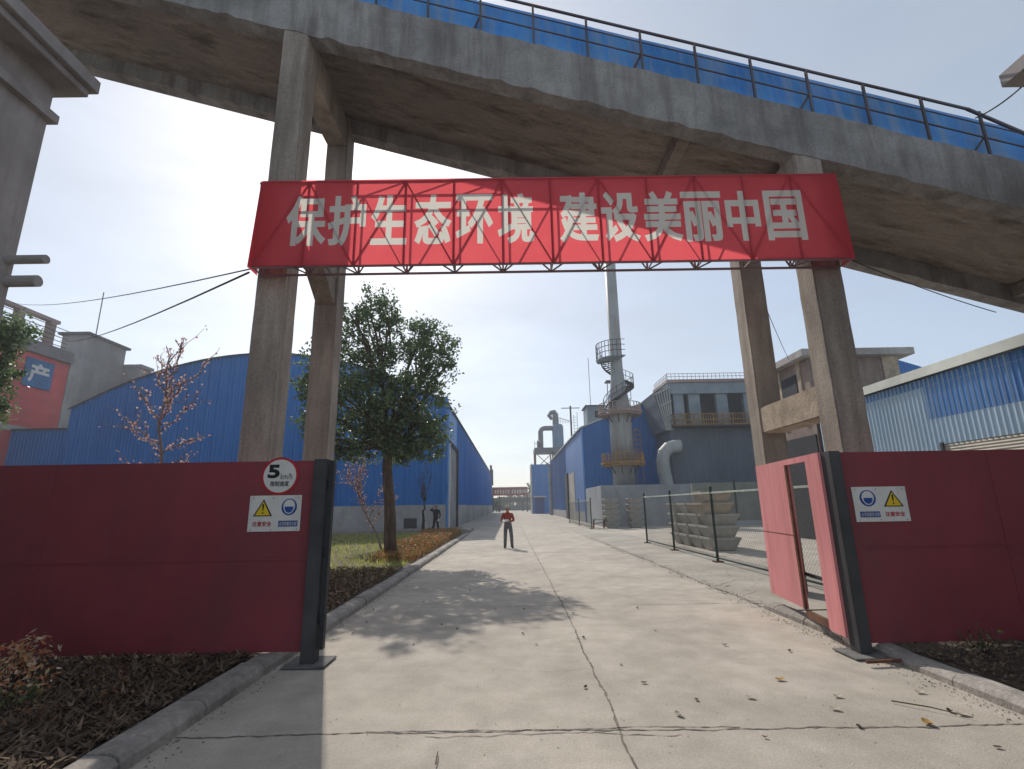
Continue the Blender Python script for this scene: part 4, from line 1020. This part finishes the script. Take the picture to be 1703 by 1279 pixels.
blossom_tree('blossom_tree', 'small leaning blossom tree behind the evergreen trunk', (-5.3,21.6,.08), (-6.5,21.8,2.5),
    [(.45,-.5,.1,1.0),(.6,-.6,0,1.3),(.75,-.5,.2,1.5),(.85,-.2,-.1,1.6),(.95,-.6,0,1.2),(1,-.1,.2,1.7),(1,.3,-.1,1.3),(1,-.9,.1,.9),(.5,.6,.3,1.4),(.4,.9,.2,1.2),(.9,.2,.3,1.9)], 3, 9, m_barkp, 2, rr0=.045, fsize=.06)
blossom_tree('bare_tree', 'dark crooked bare tree near the man by the blue warehouse', (-5.75,34.2,.15), (-5.7,34.2,2.2),
    [(.95,-.4,0,1.6),(1,.1,.1,2.0),(1,.45,-.1,1.7),(.9,-.15,.2,1.3),(1,-.2,-.1,1.9)], 17, 7, m_barkd, 1, rr0=.12, mflower=m_litter, fsize=.07)

# ground cover (nobody could count it)
def scatter(name, mats, n, fx, size, h, seed, aspect=.5, up=.4, blades=False, flat_=False):
    rnd = random.Random(seed); b = MB()
    for _ in range(n):
        x, y = fx(rnd); z = .08+rnd.random()**1.4*h(x, y)
        if blades:
            L = size*rnd.uniform(.5,1.5); a = rnd.uniform(0,6.28); tx, ty = cos(a)*L*.45, sin(a)*L*.45; wv = L*.05+.004
            i = len(b.v); fl_ = rnd.uniform(.3,.9) if not flat_ else rnd.uniform(.02,.3); zz = .06 if not flat_ else .075+rnd.random()*.06
            b.v += [(x-sin(a)*wv,y+cos(a)*wv,zz),(x+sin(a)*wv,y-cos(a)*wv,zz),(x+tx,y+ty,zz+L*fl_)]; b.f.append((i,i+1,i+2)); b.m.append(0)
        else: leaf_quads(b, (x,y,z), size, rnd, aspect, up)
    return tag(b.build(name, mats, origin=(0,0,0), fix=False), kind='stuff')
scatter('grass', m_grass, 26000, lambda r: (-3.2-r.random()**1.3*9.5, r.uniform(13.5,35)), .16, None or (lambda x,y: .05), 1, blades=True)
scatter('red_hedge', m_hedge, 15000, lambda r: (lambda y: (-3.12-r.random()*(1.5 if y < 30 else 2.2), y))(16.8+r.random()*16.7), .10, lambda x, y: .42 if y > 20 else .25, 2)
scatter('brown_ground_cover', m_litter, 15000, lambda r: (-3.1-r.random()**1.2*4.2, r.uniform(6.6,14.5)), .08, lambda x, y: .16, 3)
scatter('dry_stems', m_dryleaf, 15000, lambda r: (-3.05-r.random()*4.2, r.uniform(3.3,6.6)), .22, lambda x, y: .1, 4, blades=True, flat_=True)
scatter('leaf_litter', m_litter, 9000, lambda r: (-3.05-r.random()*4.2, r.uniform(3.3,6.5)), .05, lambda x, y: .05, 5, up=2)
scatter('leaf_litter', m_litter, 2600, lambda r: (4.5+r.random()*4, r.uniform(3.3,6.5)), .05, lambda x, y: .05, 6, up=2)
scatter('dry_stems', m_dryleaf, 5000, lambda r: (4.5+r.random()*4, r.uniform(3.3,6.5)), .15, lambda x, y: .1, 7, blades=True, flat_=True)

m_grit = mat('grit', (.30,.27,.22), (.15,.13,.10), rough=.95, bump=0, big=0, island=[(.5,(.20,.175,.14)),(.8,(.36,.32,.27))])
rg = random.Random(12); gb = MB()
def pebble(x, y, s_):
    i = len(gb.v); z = .004
    gb.v += [(x-s_,y-s_*.6,z),(x+s_,y-s_*.7,z),(x+s_*.7,y+s_,z),(x-s_*.8,y+s_*.7,z),(x+rg.uniform(-.3,.3)*s_,y,z+s_*rg.uniform(.5,1.1))]
    for q in ((0,1,4),(1,2,4),(2,3,4),(3,0,4)): gb.f.append(tuple(i+k for k in q)); gb.m.append(0)
for _ in range(1100): pebble(-2.70+abs(rg.gauss(0,.11)), rg.uniform(4,26), rg.uniform(.003,.010))
for _ in range(1300): pebble(4.27+rg.gauss(0,.13), rg.uniform(8.8,28), rg.uniform(.003,.012))
for _ in range(500): pebble(4.16-abs(rg.gauss(0,.12)), rg.uniform(3.5,9), rg.uniform(.003,.010))
for _ in range(700): pebble(rg.uniform(4.4,6.1), rg.uniform(9,28), rg.uniform(.003,.010))
for _ in range(600): pebble(rg.uniform(-2.6,4.1), rg.uniform(3.6,16), rg.uniform(.002,.006))
tag(gb.build('grit', m_grit, origin=(0,0,0), fix=False), kind='stuff')
def sprig(label, base, stems, seed, mleaf, size, dens, hgt):
    rnd = random.Random(seed); t = thing('garden_shrub', label, 'shrub', base); b = MB(); c = MB(); B = Vector(base)
    for _ in range(stems):
        a = rnd.uniform(0,6.28); q = B+Vector((cos(a)*rnd.uniform(.05,.28), sin(a)*rnd.uniform(.05,.25), hgt*rnd.uniform(.5,1.1)))
        pts = limb(b, B, q, .007, .003, rnd, 4, .08, 4)
        for p_ in pts[2:]:
            for _ in range(dens): leaf_quads(c, p_+Vector((rnd.gauss(0,.04), rnd.gauss(0,.04), rnd.gauss(0,.03))), size, rnd, .4, .8)
    b.build('stems', m_barkd, t); c.build('leaves', mleaf, t, fix=False)
sprig('dry orange-leaved shrub nearest the left frame edge', (-4.95,5.55,.08), 13, 1, m_sprig, .075, 8, .44)
sprig('small orange and cream sprig before the left hoarding', (-4.55,5.2,.08), 8, 2, m_sprig, .06, 7, .32)
sprig('low sprig with green leaves in the left foreground bed', (-4.3,4.9,.08), 6, 3, m_greenleaf, .055, 7, .22)
sprig('red-leaved sprig at the left frame edge', (-5.5,5.2,.08), 5, 4, m_hedge, .06, 5, .3)
for i, (x, y) in enumerate([(-3.6,5.9),(-4.0,5.5),(-3.55,4.9),(-4.45,6.1),(-3.9,4.6),(-5.2,6.05),(-5.0,4.75)]):
    sprig('low sparse dark red shrub among the dry litter of the left foreground bed', (x,y,.08), 6, 20+i, m_darkred, .045, 5, .17+.05*(i % 3))
for o in D.objects:
    if o.get('label', '').startswith('low sparse dark red'): o['group'] = 'low red shrubs in the left foreground bed'
sprig('green leafy shrub under the right hoarding', (5.25,6.15,.05), 7, 5, m_greenleaf, .06, 5, .22)
sprig('pale green shrub at the right frame edge', (6.0,6.1,.05), 8, 6, m_greenleaf, .06, 5, .28)

# fallen leaves
def fallen(x, y, s, material, label, seed):
    rnd = random.Random(seed); b = MB(); n = 6; vs = []; a = rnd.uniform(0,6.28); cu_ = rnd.uniform(.1,.35)*s
    for i in range(n+1):
        t = i/n-.5; wd = s*.3*sqrt(max(0,1-(2*t)**2))+.001; z = .008+cu_*(2*t)**2
        for sgn in (-1, 0, 1): vs.append((x+cos(a)*t*s-sin(a)*wd*sgn, y+sin(a)*t*s+cos(a)*wd*sgn, z+(.35*wd*abs(sgn))))
    fs = []
    for i in range(n):
        for k in range(2): fs.append((i*3+k, i*3+k+1, i*3+4+k, i*3+3+k))
    b.add(vs, fs); o = b.build('fallen_leaf', material, fix=False, smooth=True); tag(o, label, 'leaf', 'fallen leaves on the road')
for i, (x, y) in enumerate([(.14,7.68),(2.14,9.32),(2.65,6.91),(2.72,4.5),(1.66,5.13),(-.82,8.04),(-1.08,8.33),(-1.68,10.26),(3.66,4.76),(1.3,5.6),(.3,7.1),(-.3,9.5),(-1.9,9.0),(.95,7.4),(.2,9.4),(1.2,6.2),(-.9,11.5),(1.0,9.0),(3.3,6.6),(.7,5.5),(2.0,7.7),(-1.3,7.2),(3.46,4.12),(1.9,4.35),(-2.3,8.6),(-2.45,9.6),(-2.5,10.6),(-2.3,7.9)]):
    fallen(x, y, random.uniform(.04,.07), m_fl_brown, 'small curled brown leaf lying on the concrete road', i)
fallen(2.67,5.61,.10,m_fl_yel,'yellow-brown fallen leaf in mid road right of the long crack',50)
fallen(3.29,4.53,.11,m_fl_yel,'yellow fallen leaf on the near cross joint at the right',51)
for i, (x, y) in enumerate([(1.39,4.8),(2.95,5.14),(2.16,5.15),(3.7,4.69),(3.75,5.2),(2.75,4.85)]):
    fallen(x, y, .085, m_fl_pale, 'pale bleached leaf lying on the near road', 60+i)
for i, (a, c_, lab) in enumerate([((3.33,4.98),(3.72,4.6),'brown twig lying on the road near the right kerb'),((-4.9,4.3),(-4.5,4.45),'pale twig in the left foreground bed'),((-.55,4.02),(-.56,4.2),'short dark twig on the near left road')]):
    tag(MB().tube([(a[0],a[1],.02 if i != 1 else .17),((a[0]+c_[0])/2,(a[1]+c_[1])/2+.01,.03 if i != 1 else .2),(c_[0],c_[1],.02 if i != 1 else .18)],[.0055,.005,.003],6).build('twig', m_fl_brown if i != 1 else m_fl_pale), lab, 'twig')

# ------------------------------------------------------------------ people
def skin_body(name, joints, edges, radii, material_fn, mats, parent, hands):
    me = D.meshes.new('tmp_body'); me.from_pydata([joints[k] for k in joints], [], [])
    keys = list(joints); idx = {k: i for i, k in enumerate(keys)}
    D.meshes.remove(me); me = D.meshes.new('tmp_body')
    me.from_pydata([joints[k] for k in keys], [(idx[a], idx[b]) for a, b in edges], [])
    o = D.objects.new('tmp_body', me); COL.objects.link(o)
    md = o.modifiers.new('skin', 'SKIN'); md.use_smooth_shade = True
    for k in keys:
        sv_ = me.skin_vertices[0].data[idx[k]]; r_ = radii[k]; sv_.radius = r_ if isinstance(r_, tuple) else (r_, r_)
        sv_.use_root = (k == 'pelvis')
    s2_ = o.modifiers.new('sub', 'SUBSURF'); s2_.levels = 2; s2_.render_levels = 2
    bpy.context.view_layer.update(); dg = bpy.context.evaluated_depsgraph_get()
    m2 = D.meshes.new_from_object(o.evaluated_get(dg))
    b = MB(); b.add([tuple(v.co) for v in m2.vertices], [tuple(p.vertices) for p in m2.polygons])
    D.objects.remove(o); D.meshes.remove(me); D.meshes.remove(m2)
    b.m = [material_fn(sum((Vector(b.v[i]) for i in f), Vector())/len(f)) for f in b.f]
    b.mi = 1
    for (hp, d, side) in hands:       # palm, four fingers and a thumb per hand
        hp = Vector(hp); d = Vector(d).normalized(); s_ = Vector(side).normalized(); n_ = d.cross(s_)
        b.tube([hp-d*.02, hp+d*.03, hp+d*.085], [.028,.036,.034], 8)
        for j, ln in enumerate((.065,.075,.07,.055)):
            o_ = hp+d*.075+s_*(-.028+.019*j)
            b.tube([o_, o_+d*ln*.5+n_*.006, o_+d*ln*.85+n_*.025, o_+d*ln*.9+n_*.045], [.009,.0085,.008,.006], 6)
        o_ = hp+d*.02-s_*.03; b.tube([o_, o_-s_*.03+d*.03, o_-s_*.03+d*.065+n_*.015], [.012,.010,.008], 6)
    return b.build(name, mats, parent, smooth=True)
def person(label, base, J, R_, E_, upper, lower, headcover, hands, mf):
    t = thing('person', label, 'person', base); B = Vector(base)
    J = {k: tuple(Vector(v)+B) for k, v in J.items()}
    hands = [(Vector(h[0])+B, h[1], h[2]) for h in hands]
    skin_body('body', J, E_, R_, lambda c: mf(c-B), [upper, m_skin, lower, m_shoe, m_hair], t, hands)
    return t, B
E1 = [('pelvis','waist'),('waist','chest'),('chest','neckb'),('neckb','neck'),('neck','head'),('head','crown'),('pelvis','hipL'),('hipL','kneeL'),('kneeL','ankL'),('ankL','toeL'),
      ('pelvis','hipR'),('hipR','kneeR'),('kneeR','ankR'),('ankR','toeR'),('chest','shL'),('shL','elL'),('elL','wrL'),('chest','shR'),('shR','elR'),('elR','wrR')]
R1 = dict(pelvis=(.16,.115), waist=(.15,.11), chest=(.17,.12), neckb=(.09,.08), neck=(.055,.06), head=(.095,.108), crown=(.07,.08), hipL=.095, hipR=.095, kneeL=.082, kneeR=.082, ankL=.068, ankR=.068,
          toeL=.042, toeR=.042, shL=.075, shR=.075, elL=.055, elR=.055, wrL=.036, wrR=.036)
JA = dict(pelvis=(0,0,.95), waist=(0,0,1.10), chest=(0,.01,1.32), neckb=(0,.01,1.45), neck=(0,0,1.51), head=(0,-.015,1.61), crown=(0,-.005,1.70),
          hipL=(-.09,0,.89), kneeL=(-.11,-.01,.48), ankL=(-.125,.05,.07), toeL=(-.14,-.11,.045), hipR=(.11,0,.87), kneeR=(.155,-.06,.48), ankR=(.175,.03,.07), toeR=(.21,-.12,.045),
          shL=(-.185,.0,1.405), elL=(-.265,-.02,1.13), wrL=(-.16,-.24,1.10), shR=(.19,.03,1.385), elR=(.265,.0,1.13), wrR=(.10,-.22,1.12))
def mfA(c):
    if c.z > 1.49: return 4 if (c.z > 1.66 and c.y > -.03) else 1
    if c.z < .10: return 3
    if abs(c.x) > .2 and c.z > 1.0: return 0
    if c.y < -.13 and c.z > 1.0: return 0
    return 2 if c.z <= 1.14 else 0
pt, PB = person('person in orange-red jacket and grey trousers reading papers on the road', (-.15,22.4,0), JA, R1, E1, m_jacket, m_trous, None,
                [((-.15,-.26,1.10),(.8,-.6,.05),(0,.1,1)),((.09,-.24,1.12),(-.8,-.6,.0),(0,.1,-1))], mfA)
MB().lathe(PB.x, PB.y-.01, [(.105,1.655),(.108,1.69),(.095,1.74),(.05,1.775)], 18).build('cap', m_hat, pt, smooth=True)
fc = MB().tube([(PB.x,PB.y-.105,1.615),(PB.x,PB.y-.128,1.59),(PB.x,PB.y-.105,1.575)],[.012,.017,.012],6)
fc.build('nose', m_skin, pt, smooth=True)
ey = MB()
for sx in (-.034, .034): ey.lathe(PB.x+sx, PB.y-.099, [(.003,1.622),(.012,1.629),(.003,1.636)], 8)
ey.bar((PB.x-.025,PB.y-.108,1.548),(PB.x+.025,PB.y-.108,1.548),.008); ey.build('face_features', m_hair, pt)
for sx in (-1, 1): MB().tube([(PB.x+sx*.088,PB.y,1.58),(PB.x+sx*.1,PB.y+.005,1.61),(PB.x+sx*.09,PB.y+.01,1.635)],[.012,.017,.012],6).build('ear', m_skin, pt)
pp = MB().hexa([(PB.x-.22,PB.y-.40,1.10),(PB.x+.04,PB.y-.40,1.12),(PB.x+.04,PB.y-.25,1.2),(PB.x-.22,PB.y-.25,1.18)],[(PB.x-.22,PB.y-.405,1.105),(PB.x+.04,PB.y-.405,1.125),(PB.x+.04,PB.y-.255,1.205),(PB.x-.22,PB.y-.255,1.185)])
tag(pp.build('papers', m_paper), 'white sheet of papers held by the person in the orange-red jacket', 'papers')
JB = dict(JA); JB.update(hipL=(-.08,0,.88), kneeL=(-.14,.1,.48), ankL=(-.27,.05,.08), toeL=(-.40,-.02,.045), hipR=(.08,0,.88), kneeR=(.13,-.05,.48), ankR=(.2,.05,.07), toeR=(.1,-.06,.045),
          elL=(-.37,-.05,1.40), wrL=(-.17,-.16,1.56), elR=(.27,.02,1.12), wrR=(.22,-.12,.90))
def mfB(c):
    if c.z > 1.50 and abs(c.x) < .13: return 4 if c.z > 1.64 else 1
    if c.z < .10: return 3
    return 0 if c.z > .9 else 2
pb, PBB = person('person in dark clothes raising one arm to the head beside the blue warehouse', (-4.75,33.0,.15), JB, R1, E1, m_coat, m_coat, None,
                 [((-.15,-.17,1.58),(.5,-.1,.8),(1,0,-.3)),((.21,-.14,.88),(-.2,-.3,-.9),(1,0,0))], mfB)
tag(MB().box(PBB.x+.12,PBB.x+.24,PBB.y-.24,PBB.y-.20,.90,1.0).build('white_pouch', m_paper, bevel=.012), 'small white pouch held by the person in dark clothes', 'pouch')

# ------------------------------------------------------------------ haze
hz = D.materials.new('haze_air'); hz.use_nodes = True; t_ = hz.node_tree; t_.nodes.clear()
vo = t_.nodes.new('ShaderNodeVolumePrincipled'); vo.inputs['Color'].default_value = (.86,.9,.95,1); vo.inputs['Density'].default_value = .0014; vo.inputs['Anisotropy'].default_value = .3
ou = t_.nodes.new('ShaderNodeOutputMaterial'); t_.links.new(vo.outputs[0], ou.inputs['Volume'])
tag(MB().box(-420,420,-80,580,-1.2,36).build('haze', hz), kind='stuff')
